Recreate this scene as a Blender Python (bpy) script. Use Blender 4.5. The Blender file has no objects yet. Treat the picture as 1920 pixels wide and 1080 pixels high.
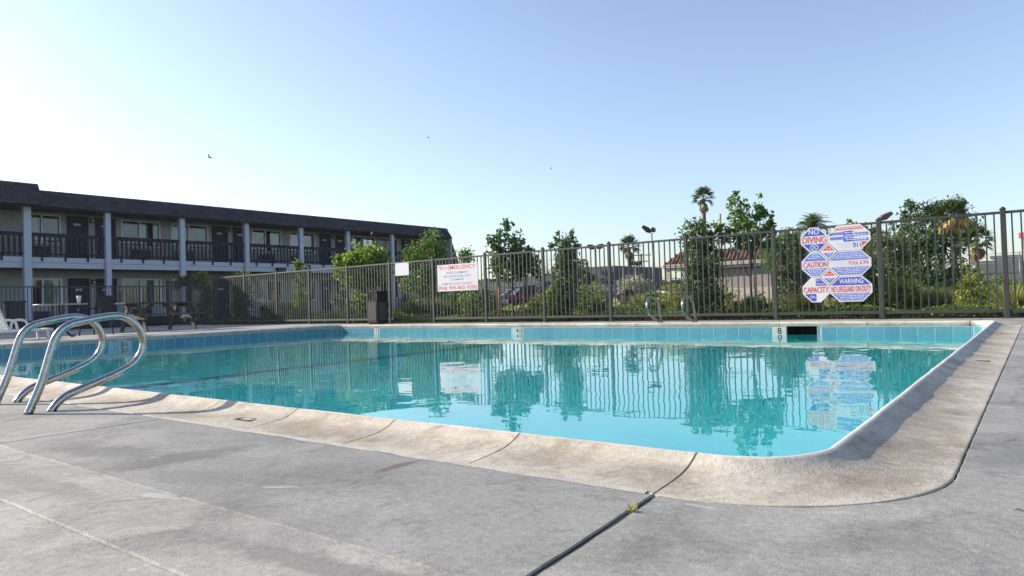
import bpy, bmesh, math, random
import numpy as np
from mathutils import Vector, Matrix, noise

R = math.radians
PI = math.pi
scene = bpy.context.scene
COL = scene.collection

# ------------------------------------------------------------------ camera
cam_data = bpy.data.cameras.new('camera')
cam_data.lens = 24.5
cam_data.sensor_width = 36.0
cam_data.clip_start = 0.05
cam_data.clip_end = 3000.0
cam = bpy.data.objects.new('camera', cam_data)
COL.objects.link(cam)
_yaw, _pitch, _roll = 0.648874, 0.0188165, -0.0315738
_F = Vector((-math.sin(_yaw) * math.cos(_pitch), math.cos(_yaw) * math.cos(_pitch), math.sin(_pitch)))
_Rt = Vector((math.cos(_yaw), math.sin(_yaw), 0))
_U = _Rt.cross(_F)
_R2 = _Rt * math.cos(_roll) + _U * math.sin(_roll)
_U2 = _U * math.cos(_roll) - _Rt * math.sin(_roll)
_m = Matrix((_R2, _U2, -_F)).transposed().to_4x4()
_m.translation = Vector((0, 0, 0.5))
cam.matrix_world = _m
scene.camera = cam

# ------------------------------------------------------------------ sky, sun, exposure
SUN_AZ = Vector((-0.945, -0.325, 0)).normalized()
SUN_EL = R(22)
world = bpy.data.worlds.new('World')
scene.world = world
world.use_nodes = True
wn = world.node_tree
wn.nodes.clear()
_sky = wn.nodes.new('ShaderNodeTexSky')
_sky.sky_type = 'NISHITA'
_sky.sun_disc = False
_sky.sun_elevation = SUN_EL
_sky.sun_rotation = math.atan2(SUN_AZ.x, SUN_AZ.y)
_sky.altitude = 50
_sky.air_density = 1.1
_sky.dust_density = 0.9
_sky.ozone_density = 3.4
_bg = wn.nodes.new('ShaderNodeBackground')
_bg.inputs['Strength'].default_value = 0.122
_wo = wn.nodes.new('ShaderNodeOutputWorld')
_hs = wn.nodes.new('ShaderNodeHueSaturation')
_hs.inputs['Saturation'].default_value = 0.84
_mul = wn.nodes.new('ShaderNodeMix')
_mul.data_type = 'RGBA'
_mul.blend_type = 'MULTIPLY'
_mul.inputs[0].default_value = 1.0
_mul.inputs[7].default_value = (0.985, 0.966, 1.0, 1)
wn.links.new(_sky.outputs[0], _hs.inputs['Color'])
wn.links.new(_hs.outputs[0], _mul.inputs[6])
wn.links.new(_mul.outputs[2], _bg.inputs[0])
wn.links.new(_bg.outputs[0], _wo.inputs[0])

sun_data = bpy.data.lights.new('sun', 'SUN')
sun_data.energy = 4.6
sun_data.angle = R(0.53)
sun_data.color = (1.0, 0.91, 0.78)
sun = bpy.data.objects.new('sun', sun_data)
COL.objects.link(sun)
_sd = SUN_AZ * math.cos(SUN_EL) + Vector((0, 0, math.sin(SUN_EL)))
sun.rotation_euler = (-_sd).to_track_quat('-Z', 'Y').to_euler()
sun.location = (-30, -12, 20)

scene.view_settings.view_transform = 'Standard'
scene.view_settings.look = 'None'
scene.view_settings.exposure = 1.0
scene.view_settings.gamma = 1.0
scene.view_settings.use_curve_mapping = False
scene.render.engine = 'CYCLES'
cy = scene.cycles
cy.use_denoising = True
cy.max_bounces = 10
cy.diffuse_bounces = 5
cy.glossy_bounces = 4
cy.transmission_bounces = 6
cy.transparent_max_bounces = 10
cy.caustics_reflective = False
cy.caustics_refractive = True
cy.sample_clamp_indirect = 6.0
cy.volume_bounces = 1

rng = random.Random(7)
nrng = np.random.default_rng(11)

# ------------------------------------------------------------------ node helpers
class NT:
    def __init__(s, name):
        s.mat = bpy.data.materials.new(name)
        s.mat.use_nodes = True
        s.t = s.mat.node_tree
        s.t.nodes.clear()
        s.out = s.t.nodes.new('ShaderNodeOutputMaterial')
    def n(s, typ, **kw):
        nd = s.t.nodes.new('ShaderNode' + typ)
        ins = kw.pop('ins', {})
        for k, v in kw.items():
            setattr(nd, k, v)
        for k, v in ins.items():
            if isinstance(v, bpy.types.NodeSocket):
                s.t.links.new(v, nd.inputs[k])
            else:
                nd.inputs[k].default_value = v
        return nd
    def link(s, a, b):
        s.t.links.new(a, b)
    def noise(s, vec, scale, detail=4, rough=0.55, dist=0.0):
        return s.n('TexNoise', ins={'Vector': vec, 'Scale': scale, 'Detail': detail, 'Roughness': rough, 'Distortion': dist}).outputs[0]
    def ramp(s, fac, stops):
        r = s.n('ValToRGB', ins={0: fac})
        el = r.color_ramp.elements
        while len(el) < len(stops):
            el.new(0.5)
        for e, (p, c) in zip(el, stops):
            e.position = p
            e.color = (*c, 1) if len(c) == 3 else c
        return r.outputs[0]
    def mix(s, fac, a, b, blend='MIX'):
        m = s.n('Mix', data_type='RGBA', blend_type=blend)
        for i, v in ((0, fac), (6, a), (7, b)):
            if isinstance(v, bpy.types.NodeSocket):
                s.link(v, m.inputs[i])
            elif i == 0:
                m.inputs[0].default_value = v
            else:
                m.inputs[i].default_value = (*v, 1) if len(v) == 3 else v
        return m.outputs[2]
    def math(s, op, a, b=0.0, clamp=False):
        m = s.n('Math', operation=op, use_clamp=clamp)
        for i, v in ((0, a), (1, b)):
            if isinstance(v, bpy.types.NodeSocket):
                s.link(v, m.inputs[i])
            else:
                m.inputs[i].default_value = v
        return m.outputs[0]
    def pos(s):
        return s.n('NewGeometry').outputs['Position']
    def objco(s):
        return s.n('TexCoord').outputs['Object']
    def scaled(s, vec, sc):
        return s.n('Mapping', ins={'Vector': vec, 'Scale': sc}).outputs[0]
    def bump(s, h, strength=0.3, dist=0.01):
        return s.n('Bump', ins={'Height': h, 'Strength': strength, 'Distance': dist}).outputs[0]
    def principled(s, color, rough=0.6, normal=None, metallic=0.0, spec=0.5, coat=0.0):
        p = s.n('BsdfPrincipled')
        for k, v in (('Base Color', color), ('Roughness', rough), ('Metallic', metallic), ('Specular IOR Level', spec), ('Coat Weight', coat)):
            if isinstance(v, bpy.types.NodeSocket):
                s.link(v, p.inputs[k])
            else:
                p.inputs[k].default_value = (*v, 1) if isinstance(v, tuple) and len(v) == 3 else v
        if normal is not None:
            s.link(normal, p.inputs['Normal'])
        s.link(p.outputs[0], s.out.inputs[0])
        return p

def paint(name, col, rough=0.55, var=0.12, scale=6.0, bump=0.15, metallic=0.0, dirt=None, spec=0.5):
    """ordinary painted / plain surface with mild mottling, dirt and fine grain"""
    t = NT(name)
    p = t.objco()
    n1 = t.noise(p, scale, 5)
    n2 = t.noise(p, scale * 9, 3)
    lo = tuple(c * (1 - var) for c in col)
    hi = tuple(min(1, c * (1 + var)) for c in col)
    c = t.ramp(n1, [(0.3, lo), (0.7, hi)])
    if dirt:
        f = t.math('MULTIPLY', t.ramp(t.noise(p, scale * 0.6, 6, 0.7), [(0.5, (0, 0, 0)), (0.75, (1, 1, 1))]), 0.6)
        c = t.mix(f, c, dirt)
    r = t.math('MULTIPLY_ADD', n2, 0.2)
    r.node.inputs[2].default_value = rough - 0.1
    t.principled(c, r, t.bump(n2, bump, 0.004), metallic, spec)
    return t.mat

# ------------------------------------------------------------------ mesh helpers
class MB:
    """collects geometry for ONE mesh object"""
    def __init__(s):
        s.v = []
        s.f = []
        s.sm = []
    def add(s, vs, fs, smooth=False):
        o = len(s.v)
        s.v += [tuple(v) for v in vs]
        s.f += [tuple(i + o for i in f) for f in fs]
        s.sm += [smooth] * len(fs)
        return s
    def box(s, x0, x1, y0, y1, z0, z1, bev=0.0):
        if bev <= 0:
            vs = [(x0, y0, z0), (x1, y0, z0), (x1, y1, z0), (x0, y1, z0), (x0, y0, z1), (x1, y0, z1), (x1, y1, z1), (x0, y1, z1)]
            return s.add(vs, [(0, 3, 2, 1), (4, 5, 6, 7), (0, 1, 5, 4), (1, 2, 6, 5), (2, 3, 7, 6), (3, 0, 4, 7)])
        bm = bmesh.new()
        bmesh.ops.create_cube(bm, size=1)
        for v in bm.verts:
            v.co = Vector(((x0 + x1) / 2 + v.co.x * (x1 - x0), (y0 + y1) / 2 + v.co.y * (y1 - y0), (z0 + z1) / 2 + v.co.z * (z1 - z0)))
        bmesh.ops.bevel(bm, geom=bm.edges[:], offset=bev, segments=1, affect='EDGES')
        return s.addbm(bm)
    def addbm(s, bm, smooth=False):
        bm.verts.index_update()
        s.add([v.co[:] for v in bm.verts], [[v.index for v in f.verts] for f in bm.faces], smooth)
        bm.free()
        return s
    def bar(s, a, b, w, h, up=(0, 0, 1)):
        """rectangular bar from a to b, w across, h along up"""
        a, b, up = Vector(a), Vector(b), Vector(up)
        d = (b - a).normalized()
        x = d.cross(up)
        if x.length < 1e-4:
            x = d.cross(Vector((1, 0, 0)))
        x.normalize()
        y = x.cross(d).normalized()
        vs = []
        for p in (a, b):
            for i, j in ((-1, -1), (1, -1), (1, 1), (-1, 1)):
                vs.append(p + x * (i * w / 2) + y * (j * h / 2))
        return s.add(vs, [(3, 2, 1, 0), (4, 5, 6, 7), (0, 1, 5, 4), (1, 2, 6, 5), (2, 3, 7, 6), (3, 0, 4, 7)])
    def tube(s, pts, r, n=10, cap=True, smooth=True):
        pts = [Vector(p) for p in pts]
        rs = r if isinstance(r, (list, tuple)) else [r] * len(pts)
        t0 = (pts[1] - pts[0]).normalized()
        ref = Vector((0, 0, 1)) if abs(t0.z) < 0.9 else Vector((1, 0, 0))
        nx = t0.cross(ref).normalized()
        vs = []
        for i, p in enumerate(pts):
            t = (pts[min(i + 1, len(pts) - 1)] - pts[max(i - 1, 0)]).normalized()
            nx = (nx - t * nx.dot(t))
            nx = nx.normalized() if nx.length > 1e-6 else t.orthogonal().normalized()
            ny = t.cross(nx)
            for k in range(n):
                a = 2 * PI * k / n
                vs.append(p + (nx * math.cos(a) + ny * math.sin(a)) * rs[i])
        fs = []
        for i in range(len(pts) - 1):
            for k in range(n):
                k2 = (k + 1) % n
                fs.append((i * n + k, i * n + k2, (i + 1) * n + k2, (i + 1) * n + k))
        s.add(vs, fs, smooth)
        if cap:
            o = len(s.v) - len(vs)
            s.f.append(tuple(o + k for k in reversed(range(n))))
            s.f.append(tuple(o + (len(pts) - 1) * n + k for k in range(n)))
            s.sm += [False, False]
        return s
    def prism(s, poly, z0, z1):
        """vertical prism of a ccw polygon"""
        n = len(poly)
        vs = [(x, y, z0) for x, y in poly] + [(x, y, z1) for x, y in poly]
        fs = [tuple(reversed(range(n))), tuple(range(n, 2 * n))] + [(i, (i + 1) % n, n + (i + 1) % n, n + i) for i in range(n)]
        return s.add(vs, fs)
    def extrude(s, poly3, d):
        """planar polygon (list of 3d points) pushed along vector d"""
        d = Vector(d)
        n = len(poly3)
        vs = [Vector(p) for p in poly3] + [Vector(p) + d for p in poly3]
        fs = [tuple(reversed(range(n))), tuple(range(n, 2 * n))] + [(i, (i + 1) % n, n + (i + 1) % n, n + i) for i in range(n)]
        return s.add(vs, fs)
    def lathe(s, prof, c=(0, 0), n=24, smooth=True):
        vs = []
        for r_, z in prof:
            for k in range(n):
                a = 2 * PI * k / n
                vs.append((c[0] + r_ * math.cos(a), c[1] + r_ * math.sin(a), z))
        fs = []
        for i in range(len(prof) - 1):
            for k in range(n):
                k2 = (k + 1) % n
                fs.append((i * n + k, i * n + k2, (i + 1) * n + k2, (i + 1) * n + k))
        s.add(vs, fs, smooth)
        o = len(s.v) - len(vs)
        s.f.append(tuple(o + k for k in reversed(range(n))))
        s.f.append(tuple(o + (len(prof) - 1) * n + k for k in range(n)))
        s.sm += [False, False]
        return s
    def mesh(s, name, mat, origin=(0, 0, 0), fixn=True):
        me = bpy.data.meshes.new(name)
        o = Vector(origin)
        me.from_pydata([(v[0] - o[0], v[1] - o[1], v[2] - o[2]) for v in s.v], [], s.f)
        me.polygons.foreach_set('use_smooth', s.sm)
        if mat:
            me.materials.append(mat)
        if fixn:
            bm = bmesh.new()
            bm.from_mesh(me)
            bmesh.ops.recalc_face_normals(bm, faces=bm.faces)
            bm.to_mesh(me)
            bm.free()
        me.update()
        return me

ORIG = {}
def world_origin(o):
    v = Vector((0, 0, 0))
    while o is not None:
        v += o.location
        o = o.parent
    return v

def link(name, me, parent=None, loc=(0, 0, 0)):
    o = bpy.data.objects.new(name, me)
    COL.objects.link(o)
    if parent is not None:
        o.parent = parent
    o.location = loc
    return o

def obj(name, mb, mat, parent=None, fixn=True):
    """one mesh object; its points are given in world space and stored relative to the parent's origin"""
    og = world_origin(parent) if parent is not None else Vector((0, 0, 0))
    return link(name, mb.mesh(name, mat, og, fixn), parent)

def tag(o, label=None, cat=None, group=None, kind=None):
    if label: o['label'] = label
    if cat: o['category'] = cat
    if group: o['group'] = group
    if kind: o['kind'] = kind
    return o

def thing(name, label, cat, loc=(0, 0, 0), group=None):
    o = bpy.data.objects.new(name, None)
    o.empty_display_size = 0.2
    COL.objects.link(o)
    o.location = loc
    return tag(o, label, cat, group)

def copy_tree(o, loc=None, rotz=None, label=None, parent=None):
    c = o.copy()
    COL.objects.link(c)
    c.parent = parent
    if loc is not None: c.location = loc
    if rotz is not None: c.rotation_euler = (0, 0, rotz)
    if label: c['label'] = label
    for ch in list(o.children):
        copy_tree(ch, parent=c)
    return c

def np_mesh(name, verts, faces, mat, smooth=False):
    me = bpy.data.meshes.new(name)
    nv, (nf, k) = len(verts), faces.shape
    me.vertices.add(nv)
    me.vertices.foreach_set('co', np.asarray(verts, np.float32).ravel())
    me.loops.add(nf * k)
    me.loops.foreach_set('vertex_index', faces.astype(np.int32).ravel())
    me.polygons.add(nf)
    me.polygons.foreach_set('loop_start', np.arange(0, nf * k, k, dtype=np.int32))
    me.polygons.foreach_set('use_smooth', np.full(nf, smooth))
    me.materials.append(mat)
    me.update(calc_edges=True)
    me.validate()
    return me

_dg = bpy.context.evaluated_depsgraph_get
def text_mb(s, w=None, h=None, extr=0.0, fnt=None):
    """flat lettering as a mesh in its own xy plane, centred, stretched to w by h"""
    cu = bpy.data.curves.new('lettering', 'FONT')
    cu.body = s
    cu.resolution_u = 3
    cu.extrude = extr
    cu.offset = 0.012
    ob = bpy.data.objects.new('lettering', cu)
    COL.objects.link(ob)
    bpy.context.view_layer.update()
    me = bpy.data.meshes.new_from_object(ob.evaluated_get(_dg()))
    vs = np.array([v.co[:] for v in me.vertices])
    fs = [tuple(p.vertices) for p in me.polygons]
    bpy.data.objects.remove(ob)
    bpy.data.curves.remove(cu)
    bpy.data.meshes.remove(me)
    lo, hi = vs.min(0), vs.max(0)
    vs -= (lo + hi) / 2
    sz = hi - lo
    if h: 
        sy = h / sz[1]
    if w:
        sx = w / sz[0]
        if not h: sy = sx
    else:
        sx = sy
    vs[:, 0] *= sx
    vs[:, 1] *= sy
    return vs, fs
# ------------------------------------------------------------------ materials
def concrete(name, base, stain, rough=0.85, rust=False, warm=None, grain=0.35, tint=True, trough=False):
    t = NT(name)
    p = t.pos()
    big = t.noise(p, 0.55, 5, 0.6, 0.4)
    mid = t.noise(p, 2.6, 6, 0.65, 0.6)
    fine = t.noise(p, 45, 4, 0.6)
    grit = t.noise(p, 210, 2, 0.5)
    if warm:
        c = t.mix(t.ramp(big, [(0.38, (0, 0, 0)), (0.66, (1, 1, 1))]), base, warm)
    else:
        c = t.mix(t.ramp(big, [(0.38, (0, 0, 0)), (0.66, (1, 1, 1))]), base, tuple(x * 0.74 for x in base))
    # washed and worn patches, water marks with crisp edges, stains
    wear = t.noise(p, 1.15, 7, 0.68, 1.2)
    c = t.mix(t.math('MULTIPLY', t.ramp(wear, [(0.50, (0, 0, 0)), (0.58, (1, 1, 1))]), 0.30), c, tuple(min(1, x * 1.30) for x in base))
    c = t.mix(t.math('MULTIPLY', t.ramp(mid, [(0.48, (0, 0, 0)), (0.66, (1, 1, 1))]), 0.85), c, stain)
    blot = t.noise(p, 5.5, 8, 0.72, 1.6)
    c = t.mix(t.math('MULTIPLY', t.ramp(blot, [(0.55, (0, 0, 0)), (0.70, (1, 1, 1))]), 0.55), c, tuple(x * 0.62 for x in stain))
    c = t.mix(t.math('MULTIPLY', t.ramp(blot, [(0.28, (1, 1, 1)), (0.40, (0, 0, 0))]), 0.5), c, tuple(min(1, x * 1.35) for x in base))
    c = t.mix(0.30, c, t.ramp(fine, [(0.25, (0.02, 0.02, 0.02)), (0.75, (0.9, 0.9, 0.9))]), 'SOFT_LIGHT')
    c = t.mix(0.5, c, t.ramp(grit, [(0.3, (0.25, 0.25, 0.25)), (0.7, (0.75, 0.75, 0.75))]), 'SOFT_LIGHT')
    # hairline cracks
    ck = t.n('TexVoronoi', feature='DISTANCE_TO_EDGE', ins={'Vector': t.mix(0.12, p, t.n('TexNoise', ins={'Vector': p, 'Scale': 3.0, 'Detail': 4.0}).outputs['Color']), 'Scale': 0.75})
    ckm = t.math('MULTIPLY', t.ramp(ck.outputs['Distance'], [(0.0, (1, 1, 1)), (0.006, (0, 0, 0))]), t.ramp(t.noise(p, 1.7, 2), [(0.5, (0, 0, 0)), (0.62, (1, 1, 1))]))
    c = t.mix(t.math('MULTIPLY', ckm, 0.55), c, tuple(x * 0.35 for x in stain))
    if trough:
        # grime that settles in the hollow of the coping
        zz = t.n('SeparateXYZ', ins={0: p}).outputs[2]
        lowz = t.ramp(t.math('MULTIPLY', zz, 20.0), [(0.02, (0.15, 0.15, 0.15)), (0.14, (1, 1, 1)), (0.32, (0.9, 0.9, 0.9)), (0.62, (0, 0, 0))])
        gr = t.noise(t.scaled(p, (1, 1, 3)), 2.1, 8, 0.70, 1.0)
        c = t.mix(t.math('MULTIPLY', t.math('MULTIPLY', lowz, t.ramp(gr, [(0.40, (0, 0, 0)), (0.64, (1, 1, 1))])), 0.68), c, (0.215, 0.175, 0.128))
        lit_crest = t.ramp(t.math('MULTIPLY', zz, 20.0), [(0.97, (0, 0, 0)), (1.03, (1, 1, 1))])  # pale lip crest: lime deposit, and its sunlit edge put into the colour
        c = t.mix(t.math('MULTIPLY', lit_crest, 0.5), c, (0.66, 0.64, 0.60))
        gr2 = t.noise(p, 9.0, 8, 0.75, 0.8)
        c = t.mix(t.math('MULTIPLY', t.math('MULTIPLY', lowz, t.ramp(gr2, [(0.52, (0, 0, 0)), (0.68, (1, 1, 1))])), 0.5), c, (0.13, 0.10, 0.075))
    # pale chips and dark specks
    sp = t.n('TexVoronoi', ins={'Vector': p, 'Scale': 7.0, 'Randomness': 1.0})
    c = t.mix(t.math('MULTIPLY', t.ramp(sp.outputs['Distance'], [(0.03, (1, 1, 1)), (0.07, (0, 0, 0))]), 0.35), c, (0.52, 0.51, 0.49))
    sd = t.n('TexVoronoi', ins={'Vector': p, 'Scale': 3.3, 'Randomness': 1.0})
    c = t.mix(t.math('MULTIPLY', t.ramp(sd.outputs['Distance'], [(0.012, (1, 1, 1)), (0.03, (0, 0, 0))]), 0.6), c, (0.06, 0.055, 0.05))
    if tint:
        oi = t.n('ObjectInfo')
        c = t.mix(1.0, c, oi.outputs['Color'], 'MULTIPLY')
    if rust:
        def blotch(x, y, ang, lx, ly, colr, amt):
            nonlocal c
            m = t.n('Mapping', vector_type='TEXTURE', ins={'Vector': p, 'Location': (x, y, 0), 'Rotation': (0, 0, ang), 'Scale': (lx, ly, 1)}).outputs[0]
            sep = t.n('SeparateXYZ', ins={0: m})
            d = t.math('SQRT', t.math('ADD', t.math('POWER', sep.outputs[0], 2.0), t.math('POWER', sep.outputs[1], 2.0)))
            d = t.math('ADD', d, t.math('MULTIPLY', t.math('SUBTRACT', t.noise(p, 16, 5, 0.7), 0.5), 1.5))
            c = t.mix(t.math('MULTIPLY', t.ramp(d, [(0.55, (1, 1, 1)), (1.05, (0, 0, 0))]), amt), c, colr)
        blotch(-1.607, 1.51, R(90), 0.11, 0.028, (0.115, 0.078, 0.056), 0.75)
        blotch(-2.36, 1.22, R(80), 0.30, 0.12, (0.12, 0.118, 0.112), 0.7)
        blotch(-2.75, 1.12, R(10), 0.34, 0.10, (0.125, 0.122, 0.115), 0.6)
        blotch(-2.05, 1.1, R(20), 0.25, 0.10, (0.15, 0.146, 0.138), 0.5)
        blotch(-1.93, 0.93, R(15), 0.10, 0.022, (0.42, 0.41, 0.38), 0.7)
        blotch(-1.72, 1.16, R(30), 0.07, 0.015, (0.42, 0.41, 0.38), 0.6)
        blotch(-0.66, 1.585, R(0), 0.06, 0.014, (0.42, 0.41, 0.39), 0.6)
        blotch(-0.38, 1.70, R(35), 0.05, 0.014, (0.42, 0.41, 0.39), 0.55)
        blotch(-1.1, 0.85, R(5), 0.45, 0.05, (0.15, 0.145, 0.135), 0.6)
        blotch(-2.4, 0.80, R(3), 0.5, 0.06, (0.17, 0.165, 0.15), 0.5)
        blotch(0.0, 2.6, R(60), 0.35, 0.10, (0.17, 0.17, 0.165), 0.5)
        blotch(-0.05, 3.6, R(0), 0.3, 0.08, (0.16, 0.16, 0.155), 0.5)
    h = t.math('ADD', t.math('MULTIPLY', fine, 0.6), t.math('MULTIPLY', grit, 0.4))
    h = t.math('ADD', h, t.math('MULTIPLY', mid, 1.2))
    t.principled(c, rough, t.bump(h, grain, 0.006), spec=0.3)
    return t.mat

M = {}
M['deck'] = concrete('deck_concrete', (0.318, 0.306, 0.280), (0.180, 0.175, 0.162), rust=True, warm=(0.228, 0.222, 0.207))
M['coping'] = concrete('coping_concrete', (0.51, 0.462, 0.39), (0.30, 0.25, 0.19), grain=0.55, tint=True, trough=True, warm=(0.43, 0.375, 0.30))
M['joint'] = paint('joint_dirt', (0.018, 0.016, 0.014), 0.95)
M['mortar'] = paint('mortar', (0.36, 0.34, 0.31), 0.9, bump=0.6, scale=20)
M['grout'] = paint('tile_grout', (0.30, 0.43, 0.47), 0.7)

def tile_mat():
    t = NT('blue_glazed_tile')
    p = t.pos()
    oi = t.n('ObjectInfo')
    n1 = t.noise(p, 1.7, 4)
    n2 = t.noise(p, 14, 4, 0.7)
    c = t.ramp(oi.outputs['Random'], [(0.0, (0.060, 0.205, 0.300)), (0.5, (0.078, 0.245, 0.335)), (1.0, (0.068, 0.23, 0.29))])
    c = t.mix(t.ramp(n1, [(0.4, (0, 0, 0)), (0.7, (0.5, 0.5, 0.5))]), c, (0.10, 0.30, 0.33))
    # lime scale near the water line
    z = t.n('SeparateXYZ', ins={0: p}).outputs[2]
    sc = t.math('MULTIPLY', t.ramp(n2, [(0.35, (0, 0, 0)), (0.75, (1, 1, 1))]), 0.15)
    c = t.mix(sc, c, (0.35, 0.44, 0.44))
    t.principled(c, 0.22, t.bump(n2, 0.08, 0.003), spec=0.25)
    return t.mat
M['tile'] = tile_mat()
M['tile_white'] = paint('white_tile', (0.43, 0.44, 0.42), 0.3, dirt=(0.35, 0.36, 0.33))
M['ink'] = paint('black_ink', (0.012, 0.014, 0.016), 0.5)
M['ink_worn'] = paint('worn_black_ink', (0.16, 0.17, 0.16), 0.7, var=0.6, scale=60)

def basin_mat():
    t = NT('pool_plaster')
    p = t.pos()
    n1 = t.noise(p, 0.8, 5)
    c = t.ramp(n1, [(0.3, (0.045, 0.575, 0.615)), (0.7, (0.060, 0.635, 0.67))])
    t.principled(c, 0.8, spec=0.1)
    return t.mat
M['basin'] = basin_mat()
M['lane'] = paint('dark_blue_line', (0.002, 0.15, 0.24), 0.7)

def water_mat():
    t = NT('pool_water')
    p = t.pos()
    n1 = t.noise(t.scaled(p, (1.0, 1.0, 1.0)), 2.6, 2, 0.45, 0.3)
    n2 = t.noise(t.scaled(p, (1.0, 1.0, 1.0)), 0.8, 2, 0.5)
    n3 = t.noise(p, 7.5, 1, 0.4)
    # calm and rippled patches
    patch = t.ramp(t.noise(p, 0.28, 2), [(0.35, (0.25, 0.25, 0.25)), (0.7, (1, 1, 1))])
    h = t.math('ADD', t.math('MULTIPLY', n1, 0.0026), t.math('MULTIPLY', n2, 0.0060))
    h = t.math('ADD', h, t.math('MULTIPLY', t.math('MULTIPLY', n3, 0.00018), patch))
    nrm = t.bump(h, 1.0, 1.0)
    refr = t.n('BsdfRefraction', ins={'Color': (1, 1, 1, 1), 'Roughness': 0.0, 'IOR': 1.33, 'Normal': nrm})
    tr = t.n('BsdfTransparent')
    mx = t.n('MixShader', ins={0: 0.12, 1: refr.outputs[0], 2: tr.outputs[0]})
    gl = t.n('BsdfGlossy', ins={'Color': (1, 1, 1, 1), 'Roughness': 0.0, 'Normal': nrm})
    geo = t.n('NewGeometry')
    dt = t.n('VectorMath', operation='DOT_PRODUCT', ins={0: nrm, 1: geo.outputs['Incoming']}).outputs['Value']
    om = t.math('SUBTRACT', 1.0, t.math('ABSOLUTE', dt), True)
    fr = t.math('MULTIPLY_ADD', t.math('POWER', om, 5.0), 0.98)      # Schlick's approximation, the same from both sides
    fr.node.inputs[2].default_value = 0.02
    m2 = t.n('MixShader', ins={0: fr, 1: mx.outputs[0], 2: gl.outputs[0]})
    t.link(m2.outputs[0], t.out.inputs[0])
    return t.mat
M['water'] = water_mat()

def steel_mat():
    t = NT('polished_stainless_steel')
    p = t.objco()
    n = t.noise(t.scaled(p, (3, 3, 3)), 30, 4, 0.6)
    c = t.ramp(n, [(0.3, (0.27, 0.255, 0.235)), (0.7, (0.46, 0.45, 0.43))])
    r = t.math('MULTIPLY_ADD', n, 0.18)
    r.node.inputs[2].default_value = 0.10
    t.principled(c, r, t.bump(n, 0.03, 0.002), metallic=1.0)
    return t.mat
M['steel'] = steel_mat()

M['fence'] = paint('bronze_fence_paint', (0.029, 0.030, 0.028), 0.5, var=0.2, dirt=(0.055, 0.052, 0.044))
M['fence_backlit'] = paint('backlit_fence_paint', (0.022, 0.024, 0.030), 0.5)  # darker copy of the fence paint, backlit shade put into the colour
M['white_sign'] = paint('white_sign_board', (0.55, 0.54, 0.57), 0.5, var=0.04)
M['red_print'] = paint('faded_red_print', (0.56, 0.07, 0.075), 0.5, var=0.2, scale=25)
M['red_faded'] = paint('pale_red_print', (0.60, 0.16, 0.15), 0.5, var=0.25, scale=25)
M['blue_print'] = paint('blue_print', (0.035, 0.065, 0.40), 0.5, var=0.2, scale=12)
M['blue_faded'] = paint('faded_blue_print', (0.12, 0.16, 0.47), 0.5, var=0.25, scale=20)
M['grey_blue_print'] = paint('pale_blue_grey_print', (0.22, 0.25, 0.36), 0.5, var=0.2, scale=20)
M['white_print'] = paint('white_print', (0.58, 0.58, 0.62), 0.5, var=0.05)
M['dull_print'] = paint('dull_print', (0.52, 0.54, 0.62), 0.5, var=0.1)
M['bin'] = paint('dark_brown_bin', (0.010, 0.009, 0.0085), 0.7, var=0.25, spec=0.25)
M['bin_panel'] = paint('grey_brown_pebble_panel', (0.05, 0.047, 0.043), 0.85, var=0.4, scale=60, bump=0.8)
M['wood'] = None
def wood_mat():
    t = NT('weathered_wood')
    p = t.objco()
    g = t.noise(t.scaled(p, (14, 1.2, 14)), 4, 6, 0.65, 0.6)
    c = t.ramp(g, [(0.25, (0.045, 0.038, 0.033)), (0.6, (0.10, 0.088, 0.076)), (0.85, (0.17, 0.155, 0.135))])
    t.principled(c, 0.85, t.bump(g, 0.5, 0.006), spec=0.2)
    return t.mat
M['wood'] = wood_mat()
M['white_plastic'] = paint('white_plastic', (0.66, 0.66, 0.64), 0.4, var=0.05, dirt=(0.42, 0.40, 0.36))
M['black_iron'] = paint('black_iron', (0.014, 0.014, 0.016), 0.65, spec=0.25)
M['table_rim'] = paint('pale_table_edge', (0.30, 0.29, 0.26), 0.5)
M['cup'] = paint('pale_paper', (0.60, 0.55, 0.47), 0.6)
# motel
M['wall'] = paint('cream_grey_stucco', (0.325, 0.320, 0.300), 0.9, var=0.08, scale=3, bump=0.5, dirt=(0.33, 0.32, 0.29))
M['trim'] = paint('pale_blue_grey_trim', (0.44, 0.46, 0.52), 0.6, var=0.06)
M['frame'] = paint('white_window_frame', (0.66, 0.66, 0.64), 0.5, var=0.04)
M['navy'] = paint('navy_door_paint', (0.026, 0.023, 0.050), 0.75, var=0.2, spec=0.2)
M['rail_navy'] = paint('navy_railing_paint', (0.018, 0.021, 0.036), 0.75, var=0.2, spec=0.2)
M['curtain'] = paint('pale_curtain', (0.58, 0.60, 0.60), 0.9, var=0.06, scale=12)
M['dark_room'] = paint('dark_room', (0.05, 0.055, 0.06), 0.9)
M['ac'] = paint('dark_air_conditioner', (0.035, 0.032, 0.034), 0.6)
M['plate'] = paint('number_plate', (0.45, 0.45, 0.47), 0.5)
M['knob'] = paint('pale_knob', (0.75, 0.74, 0.70), 0.25)
def shingle_mat():
    t = NT('charcoal_shingle')
    g = t.n('NewGeometry')
    p = t.pos()
    n = t.noise(p, 3, 5, 0.6)
    isl = g.outputs['Random Per Island']
    c = t.ramp(isl, [(0.0, (0.020, 0.022, 0.030)), (0.5, (0.034, 0.036, 0.048)), (1.0, (0.050, 0.050, 0.060))])
    c = t.mix(t.math('MULTIPLY', n, 0.4), c, (0.05, 0.05, 0.06))
    t.principled(c, 0.9, t.bump(t.noise(p, 40, 3), 0.4, 0.01), spec=0.2)
    return t.mat
M['shingle'] = shingle_mat()
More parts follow.
